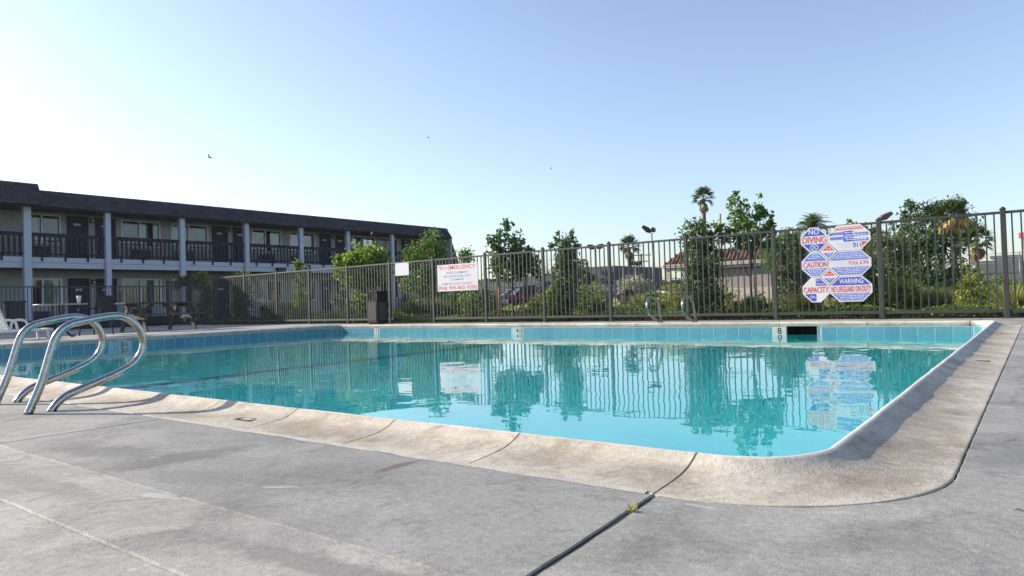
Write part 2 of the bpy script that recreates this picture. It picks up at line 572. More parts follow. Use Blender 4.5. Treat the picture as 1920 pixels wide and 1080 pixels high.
def glass_mat():
    t = NT('window_glass')
    gl = t.n('BsdfGlossy', ins={'Color': (1, 1, 1, 1), 'Roughness': 0.02})
    tr = t.n('BsdfTransparent', ins={'Color': (0.72, 0.78, 0.78, 1)})
    fr = t.n('Fresnel', ins={'IOR': 1.5})
    m = t.n('MixShader', ins={0: fr.outputs[0], 1: tr.outputs[0], 2: gl.outputs[0]})
    t.link(m.outputs[0], t.out.inputs[0])
    return t.mat
M['glass'] = glass_mat()
# land
def ground_mat(name, a, b, sc=1.5, bump=0.6, rough=0.95):
    t = NT(name)
    p = t.pos()
    n = t.noise(p, sc, 6, 0.65)
    f = t.noise(p, sc * 22, 4, 0.6)
    c = t.mix(t.ramp(n, [(0.35, (0, 0, 0)), (0.65, (1, 1, 1))]), a, b)
    c = t.mix(0.5, c, t.ramp(f, [(0.25, (0.1, 0.1, 0.1)), (0.75, (0.9, 0.9, 0.9))]), 'SOFT_LIGHT')
    t.principled(c, rough, t.bump(f, bump, 0.03), spec=0.15)
    return t.mat
M['soil'] = ground_mat('dark_mulch', (0.035, 0.024, 0.018), (0.075, 0.050, 0.036), 5)
M['lawn'] = ground_mat('rough_grass_soil', (0.055, 0.075, 0.025), (0.10, 0.09, 0.045), 0.8)
M['asphalt'] = ground_mat('asphalt', (0.045, 0.045, 0.047), (0.07, 0.068, 0.066), 0.3)
M['dirt'] = ground_mat('dry_ground', (0.11, 0.095, 0.07), (0.16, 0.14, 0.10), 0.2)

def leaf_mat(name, dark, mid, light, trans=0.35, rough=0.45):
    t = NT(name)
    g = t.n('NewGeometry')
    c = t.ramp(g.outputs['Random Per Island'], [(0.0, dark), (0.55, mid), (1.0, light)])
    p = t.n('BsdfPrincipled', ins={'Roughness': rough, 'Specular IOR Level': 0.35})
    t.link(c, p.inputs['Base Color'])
    lt = t.mix(1.0, c, (1.25, 1.35, 0.5), 'MULTIPLY')
    tl = t.n('BsdfTranslucent')
    t.link(lt, tl.inputs[0])
    m = t.n('MixShader', ins={0: trans, 1: p.outputs[0], 2: tl.outputs[0]})
    t.link(m.outputs[0], t.out.inputs[0])
    return t.mat
M['leaf_bright'] = leaf_mat('bright_green_leaf', (0.091, 0.149, 0.030), (0.157, 0.239, 0.043), (0.281, 0.330, 0.058), 0.45)
M['leaf_mid'] = leaf_mat('mid_green_leaf', (0.059, 0.119, 0.031), (0.103, 0.182, 0.048), (0.188, 0.268, 0.070), 0.35)
M['leaf_dark'] = leaf_mat('dark_green_leaf', (0.041, 0.085, 0.032), (0.069, 0.130, 0.049), (0.126, 0.190, 0.069), 0.25)
M['leaf_olive'] = leaf_mat('olive_leaf', (0.069, 0.090, 0.038), (0.121, 0.147, 0.059), (0.207, 0.216, 0.086), 0.3)
M['leaf_yellow'] = leaf_mat('yellow_green_leaf', (0.145, 0.186, 0.041), (0.244, 0.276, 0.065), (0.373, 0.356, 0.097), 0.4)
M['leaf_straw'] = leaf_mat('straw_green_blade', (0.170, 0.189, 0.075), (0.283, 0.283, 0.123), (0.434, 0.406, 0.189), 0.35)
M['leaf_blue'] = leaf_mat('blue_grey_leaf', (0.10, 0.14, 0.13), (0.16, 0.21, 0.19), (0.24, 0.29, 0.26), 0.2)
M['leaf_bare'] = leaf_mat('dry_twig', (0.13, 0.11, 0.09), (0.20, 0.17, 0.14), (0.27, 0.23, 0.19), 0.2)
M['leaf_grey'] = leaf_mat('pale_blossom', (0.30, 0.28, 0.26), (0.42, 0.40, 0.37), (0.52, 0.49, 0.45), 0.3)
M['grass'] = leaf_mat('short_grass', (0.076, 0.128, 0.031), (0.128, 0.196, 0.041), (0.221, 0.281, 0.060), 0.4)
M['palm_green'] = leaf_mat('palm_frond', (0.048, 0.074, 0.029), (0.078, 0.110, 0.043), (0.120, 0.156, 0.060), 0.25)
M['palm_dead'] = leaf_mat('dead_palm_frond', (0.17, 0.12, 0.07), (0.25, 0.175, 0.10), (0.33, 0.24, 0.14), 0.25)
M['palm_gold'] = leaf_mat('golden_palm_frond', (0.24, 0.16, 0.04), (0.33, 0.22, 0.06), (0.42, 0.29, 0.09), 0.35)
M['bark'] = paint('bark', (0.085, 0.068, 0.052), 0.95, var=0.35, scale=18, bump=0.9)
M['bark_palm'] = paint('palm_bark', (0.085, 0.075, 0.065), 0.95, var=0.3, scale=14, bump=0.9)
M['stake_red'] = paint('reddish_stake', (0.24, 0.10, 0.06), 0.9, var=0.2)
M['stake_tan'] = paint('tan_stake', (0.36, 0.26, 0.15), 0.9, var=0.2)
M['roof_tile'] = paint('red_clay_tile', (0.20, 0.085, 0.06), 0.8, var=0.3, scale=5)
M['roof_shaded'] = paint('shaded_maroon_roof', (0.085, 0.045, 0.055), 0.8, var=0.2, scale=2)  # roof wing on the shaded side, the shade put into the colour
M['stucco_tan'] = paint('tan_stucco', (0.27, 0.235, 0.21), 0.9, var=0.08, scale=2)
M['stucco_base'] = paint('pale_stone_base', (0.42, 0.36, 0.29), 0.9, var=0.15, scale=5)
M['cornice'] = paint('cream_cornice', (0.34, 0.31, 0.26), 0.7)
M['shopdark'] = paint('deep_shade', (0.035, 0.034, 0.045), 0.5)  # near-black standing in for shade on solid parts
M['grey_block'] = paint('grey_block', (0.105, 0.11, 0.115), 0.9, var=0.1, scale=1)
M['grey_panel'] = paint('dark_grey_panel', (0.075, 0.08, 0.085), 0.85, var=0.1, scale=1)
M['grey_warm'] = paint('warm_grey_wall', (0.14, 0.135, 0.13), 0.9, var=0.1, scale=1)
M['galv'] = paint('galvanised_steel', (0.20, 0.205, 0.21), 0.5, metallic=0.6)
M['lamp_head'] = paint('dark_lamp_head', (0.035, 0.028, 0.028), 0.5)
M['lamp_brown'] = paint('brown_lamp_head', (0.13, 0.085, 0.07), 0.5)
M['car_red'] = paint('red_car_paint', (0.24, 0.015, 0.02), 0.3)
M['car_white'] = paint('white_car_paint', (0.66, 0.66, 0.68), 0.3)
M['car_dark'] = paint('dark_blue_car_paint', (0.020, 0.023, 0.035), 0.3)
M['car_silver'] = paint('silver_car_paint', (0.32, 0.36, 0.42), 0.3)
M['car_glass'] = paint('dark_car_glass', (0.015, 0.018, 0.022), 0.12)
M['rubber'] = paint('black_rubber', (0.012, 0.012, 0.012), 0.85)
M['tail'] = paint('red_tail_lens', (0.45, 0.02, 0.02), 0.25)
M['bird'] = paint('dark_feathers', (0.035, 0.032, 0.030), 0.8)
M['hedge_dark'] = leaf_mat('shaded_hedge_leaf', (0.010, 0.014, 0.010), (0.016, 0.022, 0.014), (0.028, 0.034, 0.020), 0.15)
M['planter'] = paint('dark_brown_planter', (0.025, 0.020, 0.020), 0.8)
M['pink_sign'] = paint('pink_red_sign', (0.62, 0.12, 0.16), 0.5)

# ------------------------------------------------------------------ land, deck, pool
# pool outline (outer edge of the coping) and its rounded corners
PX0, PX1, PY0, PY1, PR = -14.06, -0.20, 1.62, 11.28, 0.55
COPW = 0.306

def arc(cx, cy, r, a0, a1, n):
    return [(cx + r * math.cos(R(a0 + (a1 - a0) * i / n)), cy + r * math.sin(R(a0 + (a1 - a0) * i / n))) for i in range(n + 1)]

def rects_around(x0, x1, y0, y1, hx0, hx1, hy0, hy1, z):
    mb = MB()
    for a, b, c, d in ((x0, hx0, y0, y1), (hx1, x1, y0, y1), (hx0, hx1, y0, hy0), (hx0, hx1, hy1, y1)):
        mb.add([(a, c, z), (b, c, z), (b, d, z), (a, d, z)], [(0, 1, 2, 3)])
    return mb
DX0, DX1, DY0, DY1 = -26.28, 8.0, -8.0, 13.26
tag(obj('ground', rects_around(-900, 900, -600, 1200, DX0 - 0.02, DX1, DY0, DY1, -0.035), M['dirt'], fixn=False), kind='structure')
tag(obj('deck_bed', rects_around(DX0, DX1, DY0, DY1, PX0 + 0.2, PX1 - 0.2, PY0 + 0.2, PY1 - 0.2, -0.03), M['joint'], fixn=False), kind='structure')
def sheet(name, x0, x1, y0, y1, z, m):
    return tag(obj(name, MB().add([(x0, y0, z), (x1, y0, z), (x1, y1, z), (x0, y1, z)], [(0, 1, 2, 3)]), m, fixn=False), kind='structure')
sheet('planting_bed', -26.2, 8, 13.27, 16.2, -0.012, M['soil'])
sheet('lawn', -29.9, 10, 16.2, 27.0, -0.012, M['lawn'])
sheet('parking_lot', -120, 40, 27.0, 110.0, -0.012, M['asphalt'])
sheet('motel_drive', -29.9, -26.32, -40, 13.27, -0.012, M['asphalt'])
sheet('motel_walk', -36, -29.9, -40, 60, -0.008, M['asphalt'])

# --- deck slabs
deck = tag(bpy.data.objects.new('pool_deck', None), kind='structure')
COL.objects.link(deck)
def slab(poly, tint=1.0, warm=0.0):
    n = len(poly)
    cx = sum(p[0] for p in poly) / n
    cy_ = sum(p[1] for p in poly) / n
    def ins(p, d):   # mitred inset
        i = poly.index(p)
        a, b, q = Vector(poly[i - 1]), Vector(poly[(i + 1) % n]), Vector(p)
        e1, e2 = (q - a).normalized(), (b - q).normalized()
        k = Vector((-e1.y, e1.x)) + Vector((-e2.y, e2.x))
        return q + k * (2 * d / max(0.5, k.length_squared))
    near_ = min(math.hypot(q[0], q[1]) for q in poly) < 3.5 and max(abs(q[0]) for q in poly) < 7
    if near_:      # break long edges up so the arris can wander a little
        dense = []
        for i in range(n):
            a, b = Vector(poly[i]), Vector(poly[(i + 1) % n])
            k = max(1, int((b - a).length / 0.035))
            for j in range(k):
                dense.append(tuple(a.lerp(b, j / k)))
        poly = dense
        n = len(poly)
    def wob(q, sc):
        if not near_: return q
        return q + Vector((noise.noise(Vector((q.x * 21, q.y * 21, 2.0))), noise.noise(Vector((q.x * 21, q.y * 21, 7.0))))) * sc
    g = [wob(ins(p, 0.0022), 0.0022) for p in poly]
    h = [wob(ins(p, 0.0065), 0.0050) for p in poly]
    vs = [(p.x, p.y, -0.03) for p in g] + [(p.x, p.y, -0.005) for p in g] + [(p.x, p.y, 0.0) for p in h]
    fs = []
    for L in range(2):
        for i in range(n):
            j = (i + 1) % n
            fs.append((L * n + i, L * n + j, (L + 1) * n + j, (L + 1) * n + i))
    fs.append(tuple(range(2 * n, 3 * n)))
    o = obj('slab', MB().add(vs, fs), M['deck'], deck, fixn=False)
    o.color = (tint * (1 + warm), tint, tint * (1 - warm), 1)
    return o
def rslab(x0, x1, y0, y1, tint=1.0, warm=0.0):
    return slab([(x0, y0), (x1, y0), (x1, y1), (x0, y1)], tint, warm)
sr = random.Random(3)
tt = lambda: sr.uniform(0.93, 1.06)
JX = -0.785
def jx(y, side):
    '''the wide joint runs slightly askew; side is -1 for the slab left of it, +1 for the right'''
    return -0.793 + (PY0 - y) * 0.062 + side * 0.0035
xs_near = [-26.28, -23.5, -20.9, -18.4, -16.0, -13.51, -10.95, -8.4, -5.86, -3.31, JX - 0.0035]
for i in range(len(xs_near) - 1):
    a, b = xs_near[i], xs_near[i + 1]
    def row(y0, y1, tint, warm=0.0):
        if i == 9:
            return slab([(a, y0), (jx(y0, -1), y0), (jx(y1, -1), y1), (a, y1)], tint, warm)
        return rslab(a, b, y0, y1, tint, warm)
    if i >= 5:
        row(0.955, PY0, 0.93 if i == 9 else tt())
    row(0.673, 0.955, 1.13 if i >= 8 else tt(), 0.012)
    row(-2.0, 0.673, 1.16 if i >= 8 else tt(), 0.012)
    row(-8.0, -2.0, tt())
for y0, y1, tn in ((0.673, 0.955, 1.0), (-2.0, 0.673, 1.01), (-8.0, -2.0, 0.98)):
    slab([(jx(y0, 1), y0), (2.4, y0), (2.4, y1), (jx(y1, 1), y1)], tn)
    rslab(2.4, 8.0, y0, y1, tt())
cNR = (PX1 - PR, PY0 + PR)
slab([(jx(0.955, 1), 0.955), (2.4, 0.955), (2.4, 2.25), (PX1, 2.25)] + arc(cNR[0], cNR[1], PR, 0, -90, 14) + [(jx(PY0, 1), PY0)], 0.97)
rslab(2.4, 8.0, 0.955, 2.25, tt())
ys_r = [2.25, 3.5, 5.9, 8.4, PY1 - PR]
for i in range(len(ys_r) - 1):
    rslab(PX1, 2.4, ys_r[i], ys_r[i + 1], (0.93, 0.97, 1.0, 0.98)[i])
    rslab(2.4, 8.0, ys_r[i], ys_r[i + 1], tt())
# far right corner, far strip, far left corner, left field
slab([(PX1, PY1 - PR), (2.4, PY1 - PR), (2.4, DY1), (PX1 - PR, DY1), (PX1 - PR, PY1)] + arc(PX1 - PR, PY1 - PR, PR, 90, 0, 8)[1:-1], 1.03, 0.01)
rslab(2.4, 8.0, PY1 - PR, DY1, tt())
xs_f = [PX0 + PR, -11.2, -8.6, -6.0, -3.4, PX1 - PR]
for i in range(len(xs_f) - 1):
    rslab(xs_f[i], xs_f[i + 1], PY1, DY1, sr.uniform(1.0, 1.1), 0.02)
slab([(-16.0, PY1 - PR), (PX0, PY1 - PR)] + arc(PX0 + PR, PY1 - PR, PR, 180, 90, 8)[1:] + [(PX0 + PR, DY1), (-16.0, DY1)], 1.1, 0.02)
slab([(-16.0, 0.955), (PX0 + PR, 0.955), (PX0 + PR, PY0)] + arc(PX0 + PR, PY0 + PR, PR, 270, 180, 8)[1:] + [(-16.0, PY0 + PR)], 1.05, 0.02)
ys_l = [PY0 + PR, 4.3, 6.5, 8.7, PY1 - PR]
for i in range(4):
    rslab(-16.0, PX0, ys_l[i], ys_l[i + 1], sr.uniform(1.05, 1.18), 0.02)
ys_ll = [0.955, 3.4, 5.8, 8.3, 10.7, DY1]
for i in range(len(ys_ll) - 1):
    for j in range(4):
        rslab(xs_near[j], xs_near[j + 1], ys_ll[i], ys_ll[i + 1], sr.uniform(1.05, 1.18), 0.02)

# --- coping: precast stones swept round the pool, curling up to a lip
def cop_station(kind, t):
    """outer point and inward normal; kind names a side or corner"""
    if kind == 'near': return (Vector((t, PY0)), Vector((0, 1)))
    if kind == 'right': return (Vector((PX1, t)), Vector((-1, 0)))
    if kind == 'far': return (Vector((t, PY1)), Vector((0, -1)))
    if kind == 'left': return (Vector((PX0, t)), Vector((1, 0)))
    cx = {'nr': PX1 - PR, 'fr': PX1 - PR, 'nl': PX0 + PR, 'fl': PX0 + PR}[kind]
    cyy = {'nr': PY0 + PR, 'nl': PY0 + PR, 'fr': PY1 - PR, 'fl': PY1 - PR}[kind]
    d = Vector((math.cos(R(t)), math.sin(R(t))))
    return (Vector((cx, cyy)) + d * PR, -d)
prof = [(0.0, -0.028), (0.0, -0.006), (0.0004, -0.001), (0.0018, 0.0008), (0.004, 0.0014), (0.012, 0.0018), (0.03, 0.0025), (0.06, 0.0042), (0.10, 0.0068), (0.14, 0.0100), (0.17, 0.0135), (0.195, 0.0178), (0.215, 0.0228), (0.235, 0.0292),
        (0.252, 0.0365), (0.266, 0.0440), (0.277, 0.0495), (0.286, 0.0515), (0.294, 0.0490), (0.301, 0.042), (0.304, 0.033), (0.303, 0.022), (0.299, 0.006), (0.294, -0.010), (0.289, -0.018), (0.20, -0.018)]
pool_coping = tag(bpy.data.objects.new('pool_coping', None), kind='structure')
COL.objects.link(pool_coping)
def lip_rise(N):
    """the lip stands a little prouder along the right hand side"""
    return 1.0 + 0.06 * max(0.0, -N.x) ** 1.5
def coping_stone(stations, tint=1.0, warm=0.0):
    n = len(prof)
    vs, fs = [], []
    for (P, N) in stations:
        for k, (o_, z) in enumerate(prof):
            q = P + N * o_
            dz = noise.noise(Vector((q.x * 4, q.y * 4, 0.3))) * 0.0022 + noise.noise(Vector((q.x * 17, q.y * 17, 1.3))) * 0.0010
            do = noise.noise(Vector((q.x * 9, q.y * 9, 5.0))) * 0.0025
            if k < 5 or k == n - 1:
                dz *= 0.3
            q = q + N * do
            zz = z * lip_rise(N) if z > 0.003 else z
            vs.append((q.x, q.y, zz + dz))
    for i in range(len(stations) - 1):
        for k in range(n - 1):
            fs.append((i * n + k, (i + 1) * n + k, (i + 1) * n + k + 1, i * n + k + 1))
    mb = MB().add(vs, fs, True)
    L = (len(stations) - 1) * n
    mb.add([vs[k] for k in range(n)], [tuple(range(n))])
    mb.add([vs[L + k] for k in range(n)], [tuple(reversed(range(n)))])
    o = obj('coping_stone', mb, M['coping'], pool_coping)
    o.color = (tint * (1 + warm), tint, tint * (1 - warm), 1)
    return o
def lin(kind, a, b, step):
    n = max(1, int(abs(b - a) / step))
    return [cop_station(kind, a + (b - a) * i / n) for i in range(n + 1)]
G = 0.0035
near_j = [-0.800, -1.428, -2.034, -2.664]
while near_j[-1] > PX0 + PR + 0.7:
    near_j.append(near_j[-1] - 0.62)
near_j.append(PX0 + PR)
for i in range(len(near_j) - 1):
    coping_stone(lin('near', near_j[i] - G, near_j[i + 1] + G, 0.05 if i < 6 else 0.2), sr.uniform(0.95, 1.04))
st = lin('near', -0.800 + G, PX1 - PR, 0.03) + [cop_station('nr', -90 + 90 * i / 26) for i in range(1, 27)] + lin('right', PY0 + PR, 3.27 - G, 0.05)[1:]
coping_stone(st, 0.97, 0.01)
rj = [3.27, 5.6, 7.9, PY1 - PR]
for i in range(3):
    coping_stone(lin('right', rj[i] + G, rj[i + 1] - G, 0.06), (1.02, 1.03, 1.0)[i], 0.01)
coping_stone([cop_station('fr', 90 * i / 10) for i in range(11)], 1.1)
fj = [PX1 - PR - 0.02 - 1.22 * i for i in range(11)] + [PX0 + PR]
for i in range(len(fj) - 1):
    coping_stone(lin('far', fj[i] - G, fj[i + 1] + G, 0.2), sr.uniform(1.08, 1.2), 0.0)
coping_stone([cop_station('fl', 90 + 90 * i / 8) for i in range(9)], 1.1)
lj = [PY1 - PR - 1.1 * i for i in range(8)] + [PY0 + PR]
for i in range(len(lj) - 1):
    coping_stone(lin('left', lj[i] - G, lj[i + 1] + G, 0.2), sr.uniform(1.05, 1.15), 0.0)
coping_stone([cop_station('nl', 180 + 90 * i / 8) for i in range(9)], 1.1)
sel = MB()
yy_s = [-2.0 + 0.06 * i for i in range(61)]
for a, b in zip(yy_s[:-1], yy_s[1:]):
    za, zb = -0.004 + 0.0015 * noise.noise(Vector((0, a * 9, 4))), -0.004 + 0.0015 * noise.noise(Vector((0, b * 9, 4)))
    sel.add([(jx(a, 0) - 0.012, a, za), (jx(a, 0) + 0.012, a, za), (jx(b, 0) + 0.012, b, zb), (jx(b, 0) - 0.012, b, zb)], [(0, 1, 2, 3)])
obj('joint_sealant', sel, M['joint'], deck, fixn=False)
# mortar smear along the deck side of the coping (right side has an open crack, near side is filled)
mm = MB()
for x0_, x1_ in ((-3.3, -0.82),):
    n = 40
    for i in range(n):
        a, b = x0_ + (x1_ - x0_) * i / n, x0_ + (x1_ - x0_) * (i + 1) / n
        w0 = 0.010 + 0.014 * noise.noise(Vector((a * 7, 0, 0)))
        w1 = 0.010 + 0.014 * noise.noise(Vector((b * 7, 0, 0)))
        mm.add([(a, PY0 - w0, 0.001), (b, PY0 - w1, 0.001), (b, PY0 + 0.008, 0.006), (a, PY0 + 0.008, 0.006)], [(0, 1, 2, 3)])
tag(obj('mortar_line', mm, M['mortar'], pool_coping, fixn=False))

# --- basin
IN = 0.285       # wall plane, measured in from the outer coping edge
def loop_in(o_, nseg=8):
    r_ = PR - o_
    x0, x1, y0, y1 = PX0 + o_, PX1 - o_, PY0 + o_, PY1 - o_
    return arc(x1 - r_, y0 + r_, r_, -90, 0, nseg) + arc(x1 - r_, y1 - r_, r_, 0, 90, nseg) + arc(x0 + r_, y1 - r_, r_, 90, 180, nseg) + arc(x0 + r_, y0 + r_, r_, 180, 270, nseg)
lp = loop_in(IN)
n = len(lp)
WATER_Z = -0.14
bas = MB()
bas.add([(x, y, -0.185) for x, y in lp] + [(x, y, -2.7) for x, y in lp], [(i, n + i, n + (i + 1) % n, (i + 1) % n) for i in range(n)])
bas.add([(-14.0, 1.5, -1.22), (0.0, 1.5, -1.22), (0.0, 11.4, -1.22), (-14.0, 11.4, -1.22)], [(0, 1, 2, 3)])  # floor shaped flat and shallow, keeping the near wall's shadow edge out of view
tag(obj('pool_basin', bas, M['basin'], fixn=False), kind='structure')
tag(obj('pool_floor_line', MB().add([(-7.48, 2.0, -1.216), (-7.22, 2.0, -1.216), (-7.22, 10.9, -1.216), (-7.48, 10.9, -1.216)], [(0, 1, 2, 3)]), M['lane'], fixn=False), kind='structure')
# water sheet
wl = loop_in(IN - 0.02)
tag(obj('pool_water', MB().add([(x, y, WATER_Z) for x, y in wl], [tuple(range(len(wl)))]), M['water'], fixn=False), kind='structure')
# --- tile band
band = tag(bpy.data.objects.new('tile_band', None), kind='structure')
COL.objects.link(band)
YF = PY1 - IN           # far wall plane
XL = PX0 + IN           # left wall plane
SK0, SK1 = -3.105, -2.668   # skimmer mouth
gb = MB()
for i in range(n):
    (xa, ya), (xb, yb) = lp[i], lp[(i + 1) % n]
    if abs(ya - YF) < 1e-5 and abs(yb - YF) < 1e-5:
        for a, b in ((xa, SK1), (SK0, xb)):
            gb.add([(a, YF, -0.018), (b, YF, -0.018), (b, YF, -0.185), (a, YF, -0.185)], [(0, 1, 2, 3)])
    else:
        gb.add([(xa, ya, -0.018), (xb, yb, -0.018), (xb, yb, -0.185), (xa, ya, -0.185)], [(0, 1, 2, 3)])
obj('grout', gb, M['grout'], band, fixn=False)
cb = MB()
lp2 = loop_in(IN + 0.0015, 24)
for i in range(len(lp2)):
    (xa, ya), (xb, yb) = lp2[i], lp2[(i + 1) % len(lp2)]
    if abs(xa - xb) > 1e-4 and abs(ya - yb) > 1e-4 and i % 6 != 5:
        cb.add([(xa, ya, -0.030), (xb, yb, -0.030), (xb, yb, -0.182), (xa, ya, -0.182)], [(0, 1, 2, 3)])
tag(obj('corner_tile', cb, M['tile'], band, fixn=False), kind='stuff')
cap = MB().box(PX0 + PR, SK0, YF - 0.004, YF + 0.002, -0.0285, -0.0185).box(SK1 + 0.012, PX1 - PR, YF - 0.004, YF + 0.002, -0.0285, -0.0185)
cap.box(XL - 0.002, XL + 0.004, PY0 + PR, PY1 - PR, -0.0285, -0.0185)
obj('trim_strip', cap, M['tile_white'], band)
def tile_mesh(w):
    mb = MB()
    return mb.box(-w / 2, w / 2, -0.0025, 0.002, -0.182, -0.030, 0.001).mesh('tile', M['tile'])
TP = 0.2065
tm = tile_mesh(TP - 0.014)
tm_half = tile_mesh(0.10)
def put_tile(me, x, y, rz):
    o = link('tile', me, band, (x, y, 0))
    o.rotation_euler = (0, 0, rz + sr.uniform(-0.006, 0.006))
    return o
MARK = [(-12.32, '7', 0.12, 'ink_worn'), (-8.21, '4½', 0.165, 'ink'), (-3.215, '8', 0.20, 'ink')]
def blocked(x, w):
    if x + w / 2 > SK0 - 0.01 and x - w / 2 < SK1 + 0.012: return True
    return any(abs(x - mx) < (w + mw) / 2 + 0.003 for mx, _, mw, _ in MARK)
x = -0.86
while x > PX0 + PR:
    if not blocked(x, TP - 0.012):
        put_tile(tm, x, YF, 0)
    else:
        for dx in (-0.05, 0.05):
            if not blocked(x + dx, 0.10):
                put_tile(tm_half, x + dx, YF, 0)
    x -= TP
y = PY1 - PR - 0.12
y3 = 6.02
while y > PY0 + PR:
    if abs(y - y3) > 0.17:
        put_tile(tm, XL, y, PI / 2)
    y -= TP
unseen = MB()
for i in range(60):
    xx = PX1 - PR - 0.12 - i * TP
    unseen.box(xx - 0.098, xx + 0.098, PY0 + IN - 0.002, PY0 + IN + 0.005, -0.182, -0.026)
for i in range(41):
    yy = PY0 + PR + 0.12 + i * TP
    unseen.box(PX1 - IN - 0.005, PX1 - IN + 0.002, yy - 0.098, yy + 0.098, -0.182, -0.026)
tag(obj('tile_row', unseen, M['tile'], band), kind='stuff')
def marker(loc, rz, s, w, inkm):
    c = bpy.data.objects.new('depth_marker', MB().box(-w / 2, w / 2, -0.006, 0.002, -0.182, -0.024, 0.002).mesh('depth_marker', M['tile_white']))
    COL.objects.link(c)
    c.parent = band
    c.location = loc
    c.rotation_euler = (0, 0, rz)
    c['label'] = 'white depth marker tile reading ' + s
    big, small = s[0], s[1:]
    vs, fs = text_mb(big, 0.058 if small else 0.062, 0.098)
    mb = MB().add([(v[0] - (0.028 if small else 0), -0.0075, v[1] - 0.083) for v in vs], fs)
    if small:
        vs, fs = text_mb(small, 0.062, 0.080)
        mb.add([(v[0] + 0.048, -0.0075, v[1] - 0.085) for v in vs], fs)
    link('numeral', mb.mesh('numeral', M[inkm], fixn=False), c)
for mx, s, w, im in MARK:
    marker((mx, YF, 0), 0, s, w, im)
marker((XL, y3, 0), PI / 2, '3½', 0.19, 'ink')
# skimmer mouth: a recess behind the wall
sk = MB()
a, b, yb, z0, z1 = SK0, SK1, YF + 0.42, -0.22, -0.018
sk.add([(a, YF, z0), (a, YF, z1), (a, yb, z1), (a, yb, z0)], [(0, 1, 2, 3)])
sk.add([(b, YF, z0), (b, YF, z1), (b, yb, z1), (b, yb, z0)], [(3, 2, 1, 0)])
sk.add([(a, yb, z0), (b, yb, z0), (b, yb, z1), (a, yb, z1)], [(0, 1, 2, 3)])
sk.add([(a, YF, z0), (b, YF, z0), (b, yb, z0), (a, yb, z0)], [(0, 1, 2, 3)])
so = obj('skimmer_mouth', sk, M['bin'], band, fixn=False)
obj('skimmer_frame', MB().box(SK1 - 0.002, SK1 + 0.010, YF - 0.008, YF + 0.05, -0.19, -0.020), M['tile_white'], so)
# ------------------------------------------------------------------ motel
XB, XW = -32.5, -34.0       # balcony front plane, room wall plane
motel = thing('motel_building', 'long two storey motel block with charcoal mansard roof and navy doors', 'motel', (XW, 20, 0))
BY0, BY1 = -2.0, 35.6
ZS0, ZS1, ZE, ZR = 2.46, 2.90, 4.99, 5.66
DOORS = [(5.98, 6.86), (7.13, 8.02), (12.58, 13.46), (13.73, 14.62), (19.32, 20.21), (20.48, 21.37), (26.04, 26.90), (27.22, 28.06), (32.7, 33.58), (33.85, 34.7)]
WINS = [(4.4, 5.8), (8.3, 9.9), (11.0, 12.36), (14.86, 16.68), (17.21, 19.13), (21.59, 23.47), (23.99, 25.75), (28.52, 30.44), (30.62, 32.4)]
# room walls: an opening behind each window and door is closed by its own frame, so the wall is built in strips
def wall_storey(z0, z1, zh, zsill):
    ops = sorted([(a, b, z0) for a, b in DOORS] + [(a, b, zsill) for a, b in WINS])
    mb = MB()
    y = BY0
    for a, b, zs in ops:
        mb.box(XW - 0.2, XW, y, a, z0, z1)
        mb.box(XW - 0.2, XW, a, b, zh, z1)
        if zs > z0:
            mb.box(XW - 0.2, XW, a, b, z0, zs)
        y = b
    mb.box(XW - 0.2, XW, y, BY1, z0, z1)
    return mb
obj('wall', wall_storey(0.0, ZS0, 2.12, 0.92), M['wall'], motel)
obj('wall', wall_storey(ZS1, ZE + 0.25, 4.88, 3.62), M['wall'], motel)
obj('wall', MB().box(XW - 9, XB + 0.3, BY1, BY1 + 0.2, 0, ZE).box(XW - 9, XW - 8.8, BY0, BY1, 0, ZE), M['wall'], motel)
# floors, fascia, soffit
obj('balcony_slab', MB().box(XW - 0.02, XB - 0.06, BY0, BY1, ZS0 + 0.06, ZS1 - 0.01), M['trim'], motel)
obj('fascia_board', MB().box(XB - 0.06, XB, BY0, BY1, ZS0 + 0.235, ZS1), M['trim'], motel)
obj('fascia_board', MB().box(XB - 0.06, XB - 0.022, BY0, BY1, ZS0, ZS0 + 0.225), M['trim'], motel)
obj('soffit', MB().box(XW - 0.02, XB + 0.25, BY0, BY1, ZE + 0.04, ZE + 0.10), M['wall'], motel)
# mansard roof: base slope, then courses of shingles
def mansard(y0, y1, zb, zt, xb, xt, nrow, name='roof'):
    mb = MB()
    mb.extrude([(xb, y0, zb), (xt, y0, zt), (XW - 9, y0, zt), (XW - 9, y0, zb)], (0, y1 - y0, 0))
    rf = obj(name, mb, M['shingle'], motel)
    sh = MB()
    dz = (zt - zb) / nrow
    for r_ in range(nrow):
        y = y0 - rng.random() * 0.2
        while y < y1:
            w = rng.uniform(0.20, 0.34)
            a, b = max(y, y0 - 0.02), min(y + w - 0.012, y1 + 0.02)
            y += w
            if b - a < 0.05: continue
            f0 = r_ / nrow
            f1 = (r_ + 1.12) / nrow
            drop = rng.uniform(-0.012, 0.014)
            t_ = rng.uniform(0.018, 0.034)
            p0 = Vector((xb + (xt - xb) * f0 + t_, 0, zb + dz * r_ + drop))
            p1 = Vector((xb + (xt - xb) * f1 + 0.006, 0, zb + dz * (r_ + 1.12)))
            sh.add([(p0.x, a, p0.z), (p0.x, b, p0.z), (p1.x, b, p1.z), (p1.x, a, p1.z), (p0.x - t_, a, p0.z), (p0.x - t_, b, p0.z)],
                   [(0, 1, 2, 3), (0, 4, 5, 1)])
    so_ = obj('shingles', sh, M['shingle'], rf, fixn=False)
    so_['kind'] = 'stuff'
    return rf
mansard(10.95, BY1 + 0.15, ZE - 0.02, ZR, XB + 0.34, XB - 0.12, 4)
mansard(BY0, 10.90, ZE - 0.05, 5.84, XB + 0.75, XB + 0.25, 5)
